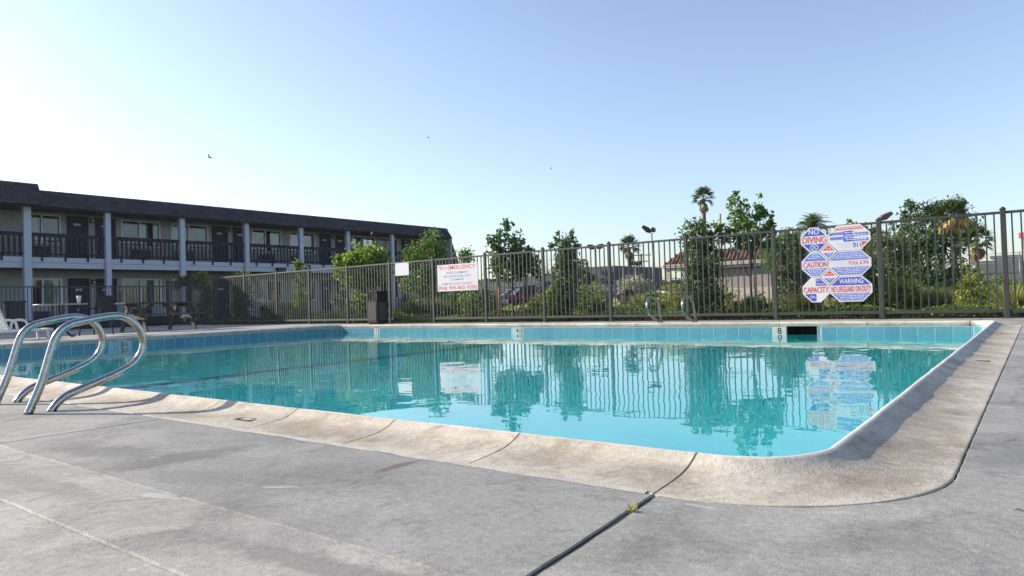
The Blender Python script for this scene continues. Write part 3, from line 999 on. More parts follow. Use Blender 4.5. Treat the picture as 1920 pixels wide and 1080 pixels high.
obj('eave_board', MB().box(XB + 0.16, XB + 0.30, 10.95, BY1 + 0.1, ZE - 0.06, ZE + 0.02), M['rail_navy'], motel)
# sloping end wing at the far gable
obj('gable_wing', MB().extrude([(XB + 0.1, BY1 + 0.22, 4.98), (XB + 0.1, BY1 + 0.46, 4.62), (XB + 0.1, BY1 + 1.5, 2.3), (XB + 0.1, BY1 + 1.9, 0), (XB + 0.1, BY1 + 0.22, 0)], (-6, 0, 0)), M['shingle'], motel)
for yc, w in ((3.9, .24), (7.25, .24), (10.57, .27), (13.62, .22), (16.94, .24), (20.32, .24), (23.64, .24), (26.91, .24), (30.44, .24), (33.75, .22)):
    obj('column', MB().box(XB - 0.10, XB + 0.13, yc - w / 2, yc + w / 2, 0, ZE + 0.02, 0.012), M['trim'], motel)
obj('column', MB().box(XB - 0.75, XB - 0.6, 9.62, 9.78, 0, ZE + 0.02), M['trim'], motel)
cols = [3.9, 7.25, 10.57, 13.62, 16.94, 20.32, 23.64, 26.91, 30.44, 33.75, 35.6]
for i in range(len(cols) - 1):
    a, b = cols[i] + 0.14, cols[i + 1] - 0.14
    rl = MB()
    rl.box(XB - 0.05, XB + 0.03, a, b, ZS1 + 0.84, ZS1 + 1.00)
    rl.box(XB - 0.03, XB + 0.01, a, b, ZS1 + 0.10, ZS1 + 0.17)
    ro = obj('railing', rl, M['rail_navy'], motel)
    k = int((b - a) / 0.19)
    bl = MB()
    for j in range(k):
        yy = a + (b - a) * (j + 0.5) / k
        bl.box(XB - 0.02, XB + 0.006, yy - 0.043, yy + 0.043, ZS1 + 0.03, ZS1 + 0.85)
    obj('baluster', bl, M['rail_navy'], ro)['kind'] = 'stuff'
    for f in (0.14, 0.45, 0.76):
        yy = a + (b - a) * f
        obj('bracket', MB().box(XB + 0.004, XB + 0.05, yy - 0.035, yy + 0.035, ZS1 - 0.15, ZS1 + 0.12), M['rail_navy'], ro)
# doors
def door(y0, y1, z0, z1):
    d = obj('door', MB().box(XW - 0.10, XW - 0.05, y0 + 0.03, y1 - 0.03, z0, z1 - 0.02), M['navy'], motel)
    obj('door_frame', MB().box(XW - 0.12, XW + 0.012, y0, y0 + 0.03, z0, z1).box(XW - 0.12, XW + 0.012, y1 - 0.03, y1, z0, z1).box(XW - 0.12, XW + 0.012, y0 + 0.03, y1 - 0.03, z1 - 0.03, z1), M['navy'], d)
    obj('number_plate', MB().box(XW - 0.05, XW - 0.035, (y0 + y1) / 2 - 0.14, (y0 + y1) / 2 + 0.14, z0 + 1.56, z0 + 1.66), M['plate'], d)
    obj('knob', MB().lathe([(0.001, -0.02), (0.035, -0.01), (0.035, 0.02), (0.001, 0.03)], (XW - 0.02, y0 + 0.12), 8), M['knob'], d).location.z += z0 + 0.98
for a, b in DOORS:
    door(a, b, 0.0, 2.12)
    door(a, b, ZS1, 4.88)
# windows
wr = random.Random(5)
def window(y0, y1, z0, z1, style):
    w_ = obj('window', MB().box(XW - 0.12, XW + 0.02, y0, y0 + 0.07, z0, z1).box(XW - 0.12, XW + 0.02, y1 - 0.07, y1, z0, z1)
             .box(XW - 0.12, XW + 0.02, y0 + 0.07, y1 - 0.07, z1 - 0.07, z1).box(XW - 0.12, XW + 0.03, y0 + 0.07, y1 - 0.07, z0, z0 + 0.06), M['frame'], motel)
    ym = y0 + (y1 - y0) * (0.46 if style else 0.5)
    obj('mullion', MB().box(XW - 0.10, XW + 0.005, ym - 0.03, ym + 0.03, z0 + 0.06, z1 - 0.07), M['frame'], w_)
    for a, b in ((y0 + 0.07, ym - 0.03), (ym + 0.03, y1 - 0.07)):
        obj('pane', MB().box(XW - 0.07, XW - 0.06, a, b, z0 + 0.06, z1 - 0.07), M['glass'], w_)
    obj('dark_interior', MB().box(XW - 0.62, XW - 0.60, y0 - 0.1, y1 + 0.1, z0 - 0.1, z1 + 0.1), M['dark_room'], w_)
    for a, b in style:
        ca, cb = y0 + 0.07 + (y1 - y0 - 0.14) * a, y0 + 0.07 + (y1 - y0 - 0.14) * b
        cm = MB()
        k = 14
        for j in range(k):
            xa = XW - 0.16 - 0.02 * math.sin(j * 2.2)
            xb_ = XW - 0.16 - 0.02 * math.sin((j + 1) * 2.2)
            cm.add([(xa, ca + (cb - ca) * j / k, z0 + 0.05), (xb_, ca + (cb - ca) * (j + 1) / k, z0 + 0.05), (xb_, ca + (cb - ca) * (j + 1) / k, z1 - 0.06), (xa, ca + (cb - ca) * j / k, z1 - 0.06)], [(0, 1, 2, 3)])
        obj('curtain', cm, M['curtain'], w_, fixn=False)
STY = [[(0, .4)], [(.5, 1)], [(0, .36)], [(.5, .72), (.9, 1)], [(.0, .5)], [(.72, 1)], [(0, .45)], [(.55, 1)], [(0, .5)]]
for i, (a, b) in enumerate(WINS):
    window(a, b, 3.62, 4.88, STY[i])
    window(a, b, 0.92, 2.12, STY[(i * 4 + 2) % 9])
    c = a + (b - a) * (0.45 if i % 2 else 0.3)
    for zz in (3.05, 0.28):
        ac = obj('air_conditioner', MB().box(XW, XW + 0.26, c - 0.40, c + 0.40, zz, zz + 0.42, 0.012), M['ac'], motel)
        gm = MB()
        for j in range(6):
            gm.box(XW + 0.262, XW + 0.268, c - 0.36, c + 0.36, zz + 0.05 + j * 0.058, zz + 0.08 + j * 0.058)
        obj('grille', gm, M['rail_navy'], ac)
# small wall lanterns between the door pairs, and a flood light under the balcony edge
for yc in (7.0, 13.6, 20.34, 27.06):
    for zz in (4.62, 1.86):
        la = obj('wall_lantern', MB().box(XW, XW + 0.14, yc - 0.08, yc + 0.08, zz, zz + 0.20, 0.01), M['black_iron'], motel)
        obj('lens', MB().box(XW + 0.14, XW + 0.15, yc - 0.05, yc + 0.05, zz + 0.03, zz + 0.14), M['plate'], la)
fl = obj('flood_light', MB().box(XB + 0.01, XB + 0.20, 22.0, 22.55, ZS0 - 0.03, ZS0 + 0.22, 0.02), M['black_iron'], motel)
obj('lens', MB().box(XB + 0.20, XB + 0.21, 22.06, 22.49, ZS0 + 0.02, ZS0 + 0.15), M['dark_room'], fl)
# red edged notice by a ground floor door
obj('notice_board', MB().box(XW + 0.002, XW + 0.02, 14.68, 14.80, 1.0, 1.55), M['stake_red'], motel)

# ------------------------------------------------------------------ fence round the pool
FY = 13.1
POSTS = [2.95, 1.27, -0.425, -2.138, -3.879, -5.579, -7.309, -9.025, -10.737, -12.478, -14.111, -15.874, -17.639, -19.3, -21.096, -22.87, -24.591, -26.28]
fence = thing('pool_fence', 'long brown metal picket fence behind the far side of the pool', 'fence', (-12, FY, 0))
def ball_post(x, y, w, h):
    mb = MB().box(x - w / 2, x + w / 2, y - w / 2, y + w / 2, -0.02, h, 0.006)
    mb.box(x - w / 2 - 0.006, x + w / 2 + 0.006, y - w / 2 - 0.006, y + w / 2 + 0.006, h, h + 0.012)
    mb.lathe([(w * 0.52, h + 0.012), (w * 0.40, h + 0.03), (w * 0.16, h + 0.045)], (x, y), 8)
    return mb
for x in POSTS:
    w = 0.074 if x > -3 else 0.062
    po = obj('post', ball_post(x, FY, w, 1.668), M['fence'], fence)
    obj('base_plate', MB().box(x - 0.075, x + 0.075, FY - 0.075, FY + 0.075, 0.001, 0.012, 0.003), M['fence'], po)
pk = MB().box(-0.0105, 0.0105, -0.0105, 0.0105, 0.13, 1.625).mesh('picket', M['fence'])
for i in range(len(POSTS) - 1):
    a, b = POSTS[i], POSTS[i + 1]
    wa = 0.037 if a > -3 else 0.031
    wb = 0.037 if b > -3 else 0.031
    obj('rail', MB().box(b + wb, a - wa, FY - 0.02, FY + 0.02, 1.605, 1.645, 0.003), M['fence'], fence)
    obj('rail', MB().box(b + wb, a - wa, FY - 0.022, FY + 0.022, 0.088, 0.142, 0.003), M['fence'], fence)
    k = 15
    for j in range(1, k):
        o = link('picket', pk, fence, (a + (b - a) * j / k + 12 + rng.uniform(-.003, .003), 0, 0))
        o.rotation_euler = (rng.uniform(-.002, .002), rng.uniform(-.003, .003), 0)
sfence = thing('pool_fence', 'dark backlit metal picket fence along the motel drive at the shallow end', 'fence', (-26.3, 5, 0))
sy = [13.06 - 1.9 * i for i in range(1, 8)]
for y in sy:
    obj('post', ball_post(-26.3, y, 0.06, 1.50), M['fence_backlit'], sfence)
pk2 = MB().box(-0.010, 0.010, -0.010, 0.010, 0.10, 1.46).mesh('picket', M['fence_backlit'])
yy_ = [13.06] + sy
for i in range(len(yy_) - 1):
    a, b = yy_[i], yy_[i + 1]
    for z0, z1 in ((1.445, 1.485), (0.08, 0.12)):
        obj('rail', MB().box(-26.32, -26.28, b + 0.03, a - 0.03, z0, z1), M['fence_backlit'], sfence)
    for j in range(1, 16):
        link('picket', pk2, sfence, (0, a + (b - a) * j / 16 - 5, 0))

# ------------------------------------------------------------------ signs on the fence
def flat_text(s, cx, cz, w, h, y, mat, parent, name='lettering', slant=0.0):
    vs, fs = text_mb(s, w, h)
    return obj(name, MB().add([(cx + v[0], y, cz + v[1] + v[0] * slant) for v in vs], fs), mat, parent, fixn=False)
SY = FY - 0.030
es = thing('emergency_sign', 'white sign with red 911-EMERGENCY heading and red phone number', 'sign', (-11.62, SY, 1.14))
obj('sign_board', MB().box(-12.295, -10.945, SY - 0.004, SY + 0.004, 0.80, 1.475, 0.001), M['white_sign'], es)
ty = SY - 0.0052
flat_text('911-EMERGENCY', -11.62, 1.395, 1.20, 0.105, ty, M['red_print'], es)
flat_text('HOTEL CLAREMONT', -11.62, 1.265, 0.72, 0.060, ty, M['grey_blue_print'], es)
flat_text('840 S. INDIAN HILL BLVD.', -11.62, 1.175, 0.92, 0.055, ty, M['grey_blue_print'], es)
flat_text('CLAREMONT', -11.62, 1.090, 0.46, 0.055, ty, M['grey_blue_print'], es)
flat_text('POMONA VALLEY HOSPITAL', -11.62, 0.985, 1.02, 0.055, ty, M['grey_blue_print'], es)
flat_text('PH# 909-865-9500', -11.62, 0.878, 1.27, 0.105, ty, M['red_print'], es)
for x in (-12.24, -11.0):
    for z in (0.84, 1.435):
        obj('zip_tie', MB().box(x - 0.012, x + 0.012, ty - 0.001, ty + 0.0005, z - 0.006, z + 0.006), M['black_iron'], es)
bs = thing('blank_sign', 'small blank white square sign hung above the trash bin on the fence', 'sign', (-13.58, SY, 1.45))
obj('sign_board', MB().box(-13.84, -13.325, SY - 0.004, SY + 0.004, 1.275, 1.615, 0.001), M['white_sign'], bs)
for x in (-13.80, -13.365):
    obj('zip_tie', MB().box(x - 0.008, x + 0.008, SY - 0.0055, SY - 0.004, 1.585, 1.60), M['black_iron'], bs)

rs = thing('pool_rules_sign', 'cluster of blue white and red octagonal pool rules boards on the fence', 'sign', (-2.83, SY, 0.96))
def clip(poly, nx, nz, d):
    """keep the part of a polygon where nx*x+nz*z<=d"""
    out = []
    for i in range(len(poly)):
        a, b = poly[i], poly[(i + 1) % len(poly)]
        da, db = nx * a[0] + nz * a[1] - d, nx * b[0] + nz * b[1] - d
        if da <= 0: out.append(a)
        if da * db < 0:
            t_ = da / (da - db)
            out.append((a[0] + (b[0] - a[0]) * t_, a[1] + (b[1] - a[1]) * t_))
    return out
def octa(x0, x1, z0, z1, c):
    return [(x0 + c, z0), (x1 - c, z0), (x1, z0 + c), (x1, z1 - c), (x1 - c, z1), (x0 + c, z1), (x0, z1 - c), (x0, z0 + c)]
def board(poly, name='octagon_panel'):
    return obj(name, MB().extrude([(x, SY + 0.004, z) for x, z in poly], (0, -0.008, 0)), M['white_sign'], rs)
PY_ = SY - 0.0055
def field(parent, poly, mat, x0=None, x1=None, z0=None, z1=None, y=None):
    if x0 is not None: poly = clip(poly, -1, 0, -x0)
    if x1 is not None: poly = clip(poly, 1, 0, x1)
    if z0 is not None: poly = clip(poly, 0, -1, -z0)
    if z1 is not None: poly = clip(poly, 0, 1, z1)
    if len(poly) > 2:
        return obj('printed_field', MB().add([(x, y or PY_, z) for x, z in poly], [tuple(range(len(poly)))]), mat, parent, fixn=False)
def small_print(parent, poly, mat, x0, x1, z0, z1, pitch, seed, y=None):
    """rows of unreadably small print: little dashes of uneven length"""
    q = random.Random(seed)
    mb = MB()
    z = z1
    while z - pitch > z0:
        row = clip(clip(poly, 0, -1, -(z - pitch * 0.75)), 0, 1, z - pitch * 0.25)
        if len(row) > 2:
            xa, xb = max(x0, max(p[0] for p in row if True) * 0 + min(p[0] for p in row) + 0.03), min(x1, max(p[0] for p in row) - 0.03)
            x = xa + q.random() * 0.03
            while x < xb - 0.01:
                w = min(q.uniform(0.012, 0.05), xb - x)
                mb.add([(x, y or PY_ - 0.001, z - pitch * 0.7), (x + w, y or PY_ - 0.001, z - pitch * 0.7), (x + w, y or PY_ - 0.001, z - pitch * 0.3), (x, y or PY_ - 0.001, z - pitch * 0.3)], [(0, 1, 2, 3)])
                x += w + q.uniform(0.006, 0.018)
        z -= pitch
    if mb.v:
        obj('small_print', mb, mat, parent, fixn=False)['kind'] = 'stuff'
TY = PY_ - 0.0015
LX0, LX1, RX0, RX1 = -3.392, -2.942, -2.936, -2.268
ZR3 = [(1.195, 1.632), (0.753, 1.190), (0.308, 0.748)]
CUT, BW = 0.150, 0.020
inner = lambda x0, x1, z0, z1: octa(x0 + BW, x1 - BW, z0 + BW, z1 - BW, CUT - BW * 0.42)
# 1 NO DIVING
z0, z1 = ZR3[0]
b_ = board(octa(LX0, LX1, z0, z1, CUT)); p_ = inner(LX0, LX1, z0, z1); cx_ = (LX0 + LX1) / 2
field(b_, p_, M['blue_print'], z0=z0 + 0.290)
field(b_, p_, M['blue_print'], z1=z0 + 0.145)
flat_text('NO', cx_, z1 - 0.077, 0.17, 0.095, TY, M['white_print'], b_)
flat_text('DIVING', cx_, z0 + 0.218, 0.40, 0.118, TY, M['red_print'], b_)
sym = MB()
for k in range(24):
    a0, a1 = 2 * PI * k / 24, 2 * PI * (k + 1) / 24
    c0, s0, c1, s1 = math.cos(a0), math.sin(a0), math.cos(a1), math.sin(a1)
    sym.add([(cx_ + c0 * r_ * 1.25, TY, z0 + 0.083 + s0 * r_) for r_ in (0.046, 0.056)] + [(cx_ + c1 * r_ * 1.25, TY, z0 + 0.083 + s1 * r_) for r_ in (0.056, 0.046)], [(0, 1, 2, 3)])
for sx in (-1, 1):
    sym.add([(cx_ - sx * 0.050, TY, z0 + 0.045), (cx_ - sx * 0.036, TY, z0 + 0.045), (cx_ + sx * 0.050, TY, z0 + 0.121), (cx_ + sx * 0.036, TY, z0 + 0.121)], [(0, 1, 2, 3)])
obj('symbol', sym, M['white_print'], b_, fixn=False)
# 2 emergency / 911 table
b_ = board(octa(RX0, RX1, z0, z1, CUT)); p_ = inner(RX0, RX1, z0, z1); cx_ = (RX0 + RX1) / 2
field(b_, p_, M['red_faded'], x0=RX0 + 0.06, x1=RX1 - 0.10, z0=z1 - 0.085, z1=z1 - 0.035)
for (xa, xb, za, zb, m_) in ((0.03, 0.25, 0.272, 0.318, 'blue_faded'), (0.25, 0.40, 0.265, 0.330, 'blue_print'), (0.25, 0.42, 0.205, 0.262, 'blue_faded'), (0.42, 0.64, 0.238, 0.292, 'blue_faded'),
                            (0.03, 0.25, 0.188, 0.240, 'blue_faded'), (0.25, 0.40, 0.150, 0.202, 'blue_print'), (0.40, 0.64, 0.150, 0.195, 'blue_faded'), (0.02, 0.06, 0.27, 0.30, 'blue_print')):
    field(b_, p_, M[m_], x0=RX0 + xa, x1=RX0 + xb, z0=z0 + za, z1=z0 + zb)
small_print(b_, p_, M['dull_print'], RX0 + 0.03, RX0 + 0.40, z0 + 0.03, z0 + 0.15, 0.026, 2)
small_print(b_, p_, M['dull_print'], RX0 + 0.26, RX0 + 0.62, z0 + 0.15, z0 + 0.32, 0.040, 3)
small_print(b_, p_, M['white_print'], RX0 + 0.08, RX1 - 0.12, z1 - 0.082, z1 - 0.038, 0.03, 4)
flat_text('911', RX0 + 0.455, z0 + 0.085, 0.125, 0.092, TY, M['blue_faded'], b_)
field(b_, p_, M['red_print'], x0=RX0 + 0.535, z0=z0 + 0.05, z1=z0 + 0.135)
# 3 CAUTION
z0, z1 = ZR3[1]
b_ = board(octa(LX0, LX1, z0, z1, CUT)); p_ = inner(LX0, LX1, z0, z1); cx_ = (LX0 + LX1) / 2
field(b_, p_, M['blue_faded'], z0=z0 + 0.285); field(b_, p_, M['blue_faded'], z1=z0 + 0.155)
flat_text('CAUTION', cx_, z0 + 0.221, 0.405, 0.098, TY, M['red_print'], b_)
small_print(b_, p_, M['white_print'], LX0, LX1, z0 + 0.295, z1 - 0.03, 0.028, 5); small_print(b_, p_, M['white_print'], LX0, LX1, z0 + 0.03, z0 + 0.150, 0.028, 6)
# 4 POOL & SPA
b_ = board(octa(RX0, RX1, z0, z1, CUT)); p_ = inner(RX0, RX1, z0, z1)
field(b_, p_, M['blue_faded'], z0=z0 + 0.275); field(b_, p_, M['blue_faded'], z1=z0 + 0.155)
flat_text('POOL & SPA', RX0 + 0.475, z0 + 0.222, 0.315, 0.070, TY, M['red_faded'], b_)
small_print(b_, p_, M['dull_print'], RX0 + 0.02, RX0 + 0.29, z0 + 0.165, z0 + 0.265, 0.032, 7)
small_print(b_, p_, M['white_print'], RX0, RX1, z0 + 0.285, z1 - 0.03, 0.028, 8); small_print(b_, p_, M['white_print'], RX0, RX1, z0 + 0.03, z0 + 0.150, 0.028, 9)
# 5 CAPACITY
z0, z1 = ZR3[2]
b_ = board(octa(LX0, LX1, z0, z1, CUT)); p_ = inner(LX0, LX1, z0, z1); cx_ = (LX0 + LX1) / 2
field(b_, p_, M['blue_print'], x0=cx_, z0=z0 + 0.290); field(b_, p_, M['blue_print'], x1=cx_, z1=z0 + 0.150)
flat_text('POOL', cx_ + 0.085, z0 + 0.320, 0.14, 0.040, TY, M['dull_print'], b_)
small_print(b_, p_, M['dull_print'], cx_, LX1, z0 + 0.345, z1 - 0.02, 0.026, 10)
flat_text('CAPACITY', cx_, z0 + 0.220, 0.415, 0.100, TY, M['red_print'], b_)
flat_text('SPA', cx_ - 0.055, z0 + 0.095, 0.085, 0.050, TY, M['dull_print'], b_)
# 6 WARNING NO LIFEGUARD
b_ = board(octa(RX0, RX1, z0, z1, CUT)); p_ = inner(RX0, RX1, z0, z1); cx_ = (RX0 + RX1) / 2
field(b_, p_, M['blue_print'], z0=z0 + 0.285); field(b_, p_, M['blue_faded'], z1=z0 + 0.150)
flat_text('WARNING', cx_ + 0.01, z0 + 0.355, 0.38, 0.088, TY, M['white_print'], b_)
flat_text('NO LIFEGUARD ON DUTY', cx_, z0 + 0.218, 0.625, 0.102, TY, M['red_print'], b_)
small_print(b_, p_, M['white_print'], RX0, RX1, z0 + 0.03, z0 + 0.145, 0.028, 11)
# the two diamonds between the rows
for zc in (1.192, 0.750):
    xc = -2.939 + 0.002
    dd = [(xc, zc - 0.142), (xc + 0.142, zc), (xc, zc + 0.142), (xc - 0.142, zc)]
    b_ = obj('diamond_panel', MB().extrude([(x, SY - 0.006, z) for x, z in dd], (0, -0.004, 0)), M['white_sign'], rs)
    yy2 = SY - 0.0115
    di = [(xc + (x - xc) * 0.80, zc + (z - zc) * 0.80) for x, z in dd]
    field(b_, di, M['red_print'], z0=zc + 0.018, y=yy2)
    field(b_, di, M['blue_faded'], z1=zc - 0.022, y=yy2)
    small_print(b_, di, M['white_print'], xc - 0.09, xc + 0.09, zc - 0.09, zc - 0.025, 0.022, int(zc * 100), y=yy2 - 0.001)
    small_print(b_, di, M['white_print'], xc - 0.09, xc + 0.09, zc + 0.02, zc + 0.06, 0.026, int(zc * 90), y=yy2 - 0.001)

# ------------------------------------------------------------------ grab rails
def catmull(pts, sub=5):
    out = []
    P = [pts[0]] + pts + [pts[-1]]
    for i in range(1, len(P) - 2):
        p0, p1, p2, p3 = P[i - 1], P[i], P[i + 1], P[i + 2]
        for k in range(sub):
            t_ = k / sub
            out.append(tuple(0.5 * (2 * p1[j] + (p2[j] - p0[j]) * t_ + (2 * p0[j] - 5 * p1[j] + 4 * p2[j] - p3[j]) * t_ * t_ + (-p0[j] + 3 * p1[j] - 3 * p2[j] + p3[j]) * t_ ** 3) for j in range(len(p1))))
    out.append(pts[-1])
    return out
RAIL = [(1.305, -0.02), (1.355, 0.164), (1.398, 0.312), (1.420, 0.380), (1.450, 0.424), (1.492, 0.452), (1.568, 0.469), (1.648, 0.483), (1.720, 0.487), (1.778, 0.469), (1.826, 0.425), (1.853, 0.366), (1.854, 0.308), (1.829, 0.252), (1.782, 0.210), (1.714, 0.177), (1.614, 0.140), (1.509, 0.104), (1.458, 0.082), (1.420, 0.050), (1.398, -0.02)]
RS = 1.035
rail_pts = [(0, (y - 1.305) * RS, 0.5 + (z - 0.5) * RS) for y, z in RAIL]
rail_pts[0] = (0, -0.012, -0.005)
rail_pts[-1] = (0, 0.090, -0.005)
def grab_rail(label, x, y, rz, group):
    t = thing('grab_rail', label, 'grab rail', (x, y, 0), group)
    mb = MB().tube(catmull(rail_pts, 6), 0.0205, 18)
    me = mb.mesh('handrail', M['steel'])
    link('handrail', me, t)
    t.rotation_euler = (0, 0, rz)
    return t
gr = 'steel grab rails at the pool edge'
grab_rail('near steel grab rail, the one fully in view over the coping', -4.145, 1.350, 0, gr)
grab_rail('near steel grab rail cut off by the picture edge', -4.80, 1.400, 0, gr)
grab_rail('far steel grab rail in front of the dense bush', -4.74, 11.47, PI, gr)
grab_rail('far steel grab rail between the yellow green bushes and the trash barrel', -5.38, 11.47, PI, gr)

# ------------------------------------------------------------------ trash bin by the fence
tb = thing('trash_bin', 'square dark brown trash bin with hooded top standing against the fence', 'trash bin', (-14.20, 12.72, 0))
bx0, bx1, by0, by1 = -14.42, -14.02, 12.55, 12.93
obj('body', MB().box(bx0, bx1, by0, by1, 0.03, 0.64, 0.012), M['bin'], tb)
obj('panel', MB().box(bx0 + 0.05, bx1 - 0.05, by0 - 0.008, by0 + 0.004, 0.10, 0.58), M['bin_panel'], tb)
obj('panel', MB().box(bx1 - 0.004, bx1 + 0.008, by0 + 0.05, by1 - 0.05, 0.10, 0.58), M['bin_panel'], tb)
obj('foot', MB().box(bx0 + 0.03, bx1 - 0.03, by0 + 0.03, by1 - 0.03, 0.0, 0.03), M['black_iron'], tb)
hd = obj('hood', MB().box(bx0 - 0.012, bx1 + 0.012, by0 - 0.012, by1 + 0.012, 0.845, 0.88, 0.008), M['bin'], tb)
for px in (bx0 + 0.02, bx1 - 0.02):
    for py in (by0 + 0.02, by1 - 0.02):
        obj('hood_post', MB().box(px - 0.02, px + 0.02, py - 0.02, py + 0.02, 0.64, 0.846), M['bin'], hd)
obj('hood_wall', MB().box(bx1 - 0.018, bx1 - 0.006, by0 + 0.04, by1 - 0.04, 0.64, 0.845).box(bx0 + 0.04, bx1 - 0.04, by1 - 0.018, by1 - 0.006, 0.64, 0.845), M['bin'], hd)
obj('liner', MB().tube([(bx0 + 0.20 + 0.15 * math.cos(a * PI / 6), by0 + 0.19 + 0.15 * math.sin(a * PI / 6), 0.655 + 0.02 * math.sin(a * 2.3)) for a in range(13)], 0.022, 6), M['black_iron'], tb)

# ------------------------------------------------------------------ picnic table
pt = thing('picnic_table', 'weathered wooden picnic table with attached benches and crossed legs', 'picnic table', (-18.9, 9.17, 0))
X0, Y0 = -18.9, 9.17
for i in range(5):
    xx = X0 - 0.36 + i * 0.155
    obj('tabletop_plank', MB().box(xx - 0.07 + .34 - .31, xx + 0.07 + .03, Y0 - 1.0, Y0 + 1.0, 0.735, 0.775, 0.004), M['wood'], pt)
for sx in (-1, 1):
    for k in range(2):
        xx = X0 + sx * (0.60 + 0.15 * k)
        obj('seat_plank', MB().box(xx - 0.07, xx + 0.07, Y0 - 1.0, Y0 + 1.0, 0.425, 0.463, 0.004), M['wood'], pt)
for sy_ in (-1, 1):
    yy = Y0 + sy_ * 0.64
    for sx in (-1, 1):
        obj('leg', MB().bar((X0 + sx * 0.66, yy + sx * 0.022, 0.0), (X0 + sx * 0.22, yy + sx * 0.022, 0.735), 0.042, 0.12, (1, 0, 0)), M['wood'], pt)
    obj('seat_support', MB().box(X0 - 0.80, X0 + 0.80, yy + 0.046 * sy_ - 0.02, yy + 0.046 * sy_ + 0.02, 0.33, 0.425), M['wood'], pt)
    obj('top_support', MB().box(X0 - 0.36, X0 + 0.36, yy + 0.046 * sy_ - 0.02, yy + 0.046 * sy_ + 0.02, 0.64, 0.735), M['wood'], pt)
    obj('brace', MB().bar((X0, yy - sy_ * 0.03, 0.37), (X0, yy - sy_ * 0.50, 0.72), 0.04, 0.085), M['wood'], pt)

# ------------------------------------------------------------------ round table, chairs, cup
RT = (-17.5, 6.33)
rt = thing('patio_table', 'round dark patio table with pale rim and scrolled iron feet', 'table', (RT[0], RT[1], 0))
obj('tabletop', MB().lathe([(0.0, 0.735), (0.50, 0.735), (0.50, 0.752), (0.0, 0.752)], RT, 32), M['black_iron'], rt)
obj('rim', MB().lathe([(0.502, 0.733), (0.525, 0.738), (0.525, 0.756), (0.495, 0.757)], RT, 32), M['table_rim'], rt)
for k in range(4):
    a = R(20 + 90 * k)
    d = Vector((math.cos(a), math.sin(a)))
    pts = [(RT[0] + d.x * r_, RT[1] + d.y * r_, z) for r_, z in ((0.05, 0.735), (0.05, 0.42), (0.07, 0.26), (0.15, 0.12), (0.26, 0.035), (0.33, 0.02), (0.36, 0.05), (0.33, 0.075))]
    obj('leg', MB().tube(catmull(pts, 4), 0.012, 8), M['black_iron'], rt)
obj('collar', MB().tube([(RT[0] + 0.075 * math.cos(a * PI / 8), RT[1] + 0.075 * math.sin(a * PI / 8), 0.40) for a in range(17)], 0.012, 6), M['black_iron'], rt)
cu = thing('paper_cup', 'pale paper cup standing on the round patio table', 'cup', (-17.5, 6.70, 0.758))
obj('cup_body', MB().lathe([(0.030, 0.7575), (0.040, 0.87), (0.044, 0.91)], (-17.5, 6.70), 14), M['cup'], cu)
obj('lid', MB().lathe([(0.047, 0.905), (0.047, 0.920), (0.036, 0.935)], (-17.5, 6.70), 14), M['white_plastic'], cu)
def patio_chair(label, x, y, rz):
    t = thing('patio_chair', label, 'chair', (0, 0, 0))
    obj('seat', MB().box(-0.25, 0.25, -0.24, 0.24, 0.40, 0.425, 0.008), M['black_iron'], t)
    bk = MB().extrude([(-0.24, -0.25, 0.43), (0.24, -0.25, 0.43), (0.24, -0.33, 0.90), (0.16, -0.34, 0.95), (-0.16, -0.34, 0.95), (-0.24, -0.33, 0.90)], (0, -0.02, 0))
    obj('backrest', bk, M['black_iron'], t)
    for sx in (-1, 1):
        obj('armrest', MB().tube(catmull([(sx * 0.27, -0.29, 0.64), (sx * 0.28, 0.0, 0.65), (sx * 0.28, 0.20, 0.63), (sx * 0.27, 0.23, 0.55), (sx * 0.25, 0.21, 0.41)], 4), 0.016, 8), M['black_iron'], t)
        for sy_ in (-1, 1):
            obj('leg', MB().tube([(sx * 0.23, sy_ * 0.21, 0.41), (sx * 0.25, sy_ * 0.25, 0.0)], 0.014, 8), M['black_iron'], t)
    t.location = (x, y, 0)
    t.rotation_euler = (0, 0, rz)
    return t
c0 = patio_chair('dark patio chair behind the round table', RT[0] - 0.55, RT[1] + 0.95, -2.6)
# ------------------------------------------------------------------ white plastic chaise
LX, LY = -17.6, 5.25
ch = thing('sun_lounger', 'white plastic sun lounger with raised slatted back at the picture edge', 'sun lounger', (LX, LY, 0))
obj('seat_frame', MB().box(LX - 0.32, LX - 0.26, LY - 0.25, LY + 0.85, 0.17, 0.23, 0.012).box(LX + 0.26, LX + 0.32, LY - 0.25, LY + 0.85, 0.17, 0.23, 0.012).box(LX - 0.26, LX + 0.26, LY + 0.79, LY + 0.85, 0.17, 0.23, 0.012), M['white_plastic'], ch)
for k in range(10):
    yy = LY + 0.05 + k * 0.075
    obj('seat_slat', MB().box(LX - 0.26, LX + 0.26, yy, yy + 0.05, 0.20, 0.222), M['white_plastic'], ch)
def back_pt(x, f, d=0.0):
    return (LX + x, LY + 0.02 - 0.36 * f - d, 0.22 + 0.93 * f - d * 0.35)
bf = MB()
for sx in (-1, 1):
    bf.bar(back_pt(sx * 0.29, 0), back_pt(sx * 0.29, 1.0), 0.06, 0.045, (0, 1, 0.3))
bf.bar(back_pt(-0.32, 1.0), back_pt(0.32, 1.0), 0.06, 0.06)
brf = obj('backrest', bf, M['white_plastic'], ch)
for k in range(13):
    f = 0.05 + 0.07 * k
    obj('back_slat', MB().bar(back_pt(-0.265, f), back_pt(0.265, f), 0.042, 0.016, (0, 1, 0.35)), M['white_plastic'], brf)
for k in (-0.13, 0.0, 0.13):
    obj('back_slat', MB().bar(back_pt(k, 0.02, 0.01), back_pt(k, 0.98, 0.01), 0.05, 0.012, (0, 1, 0.35)), M['white_plastic'], brf)
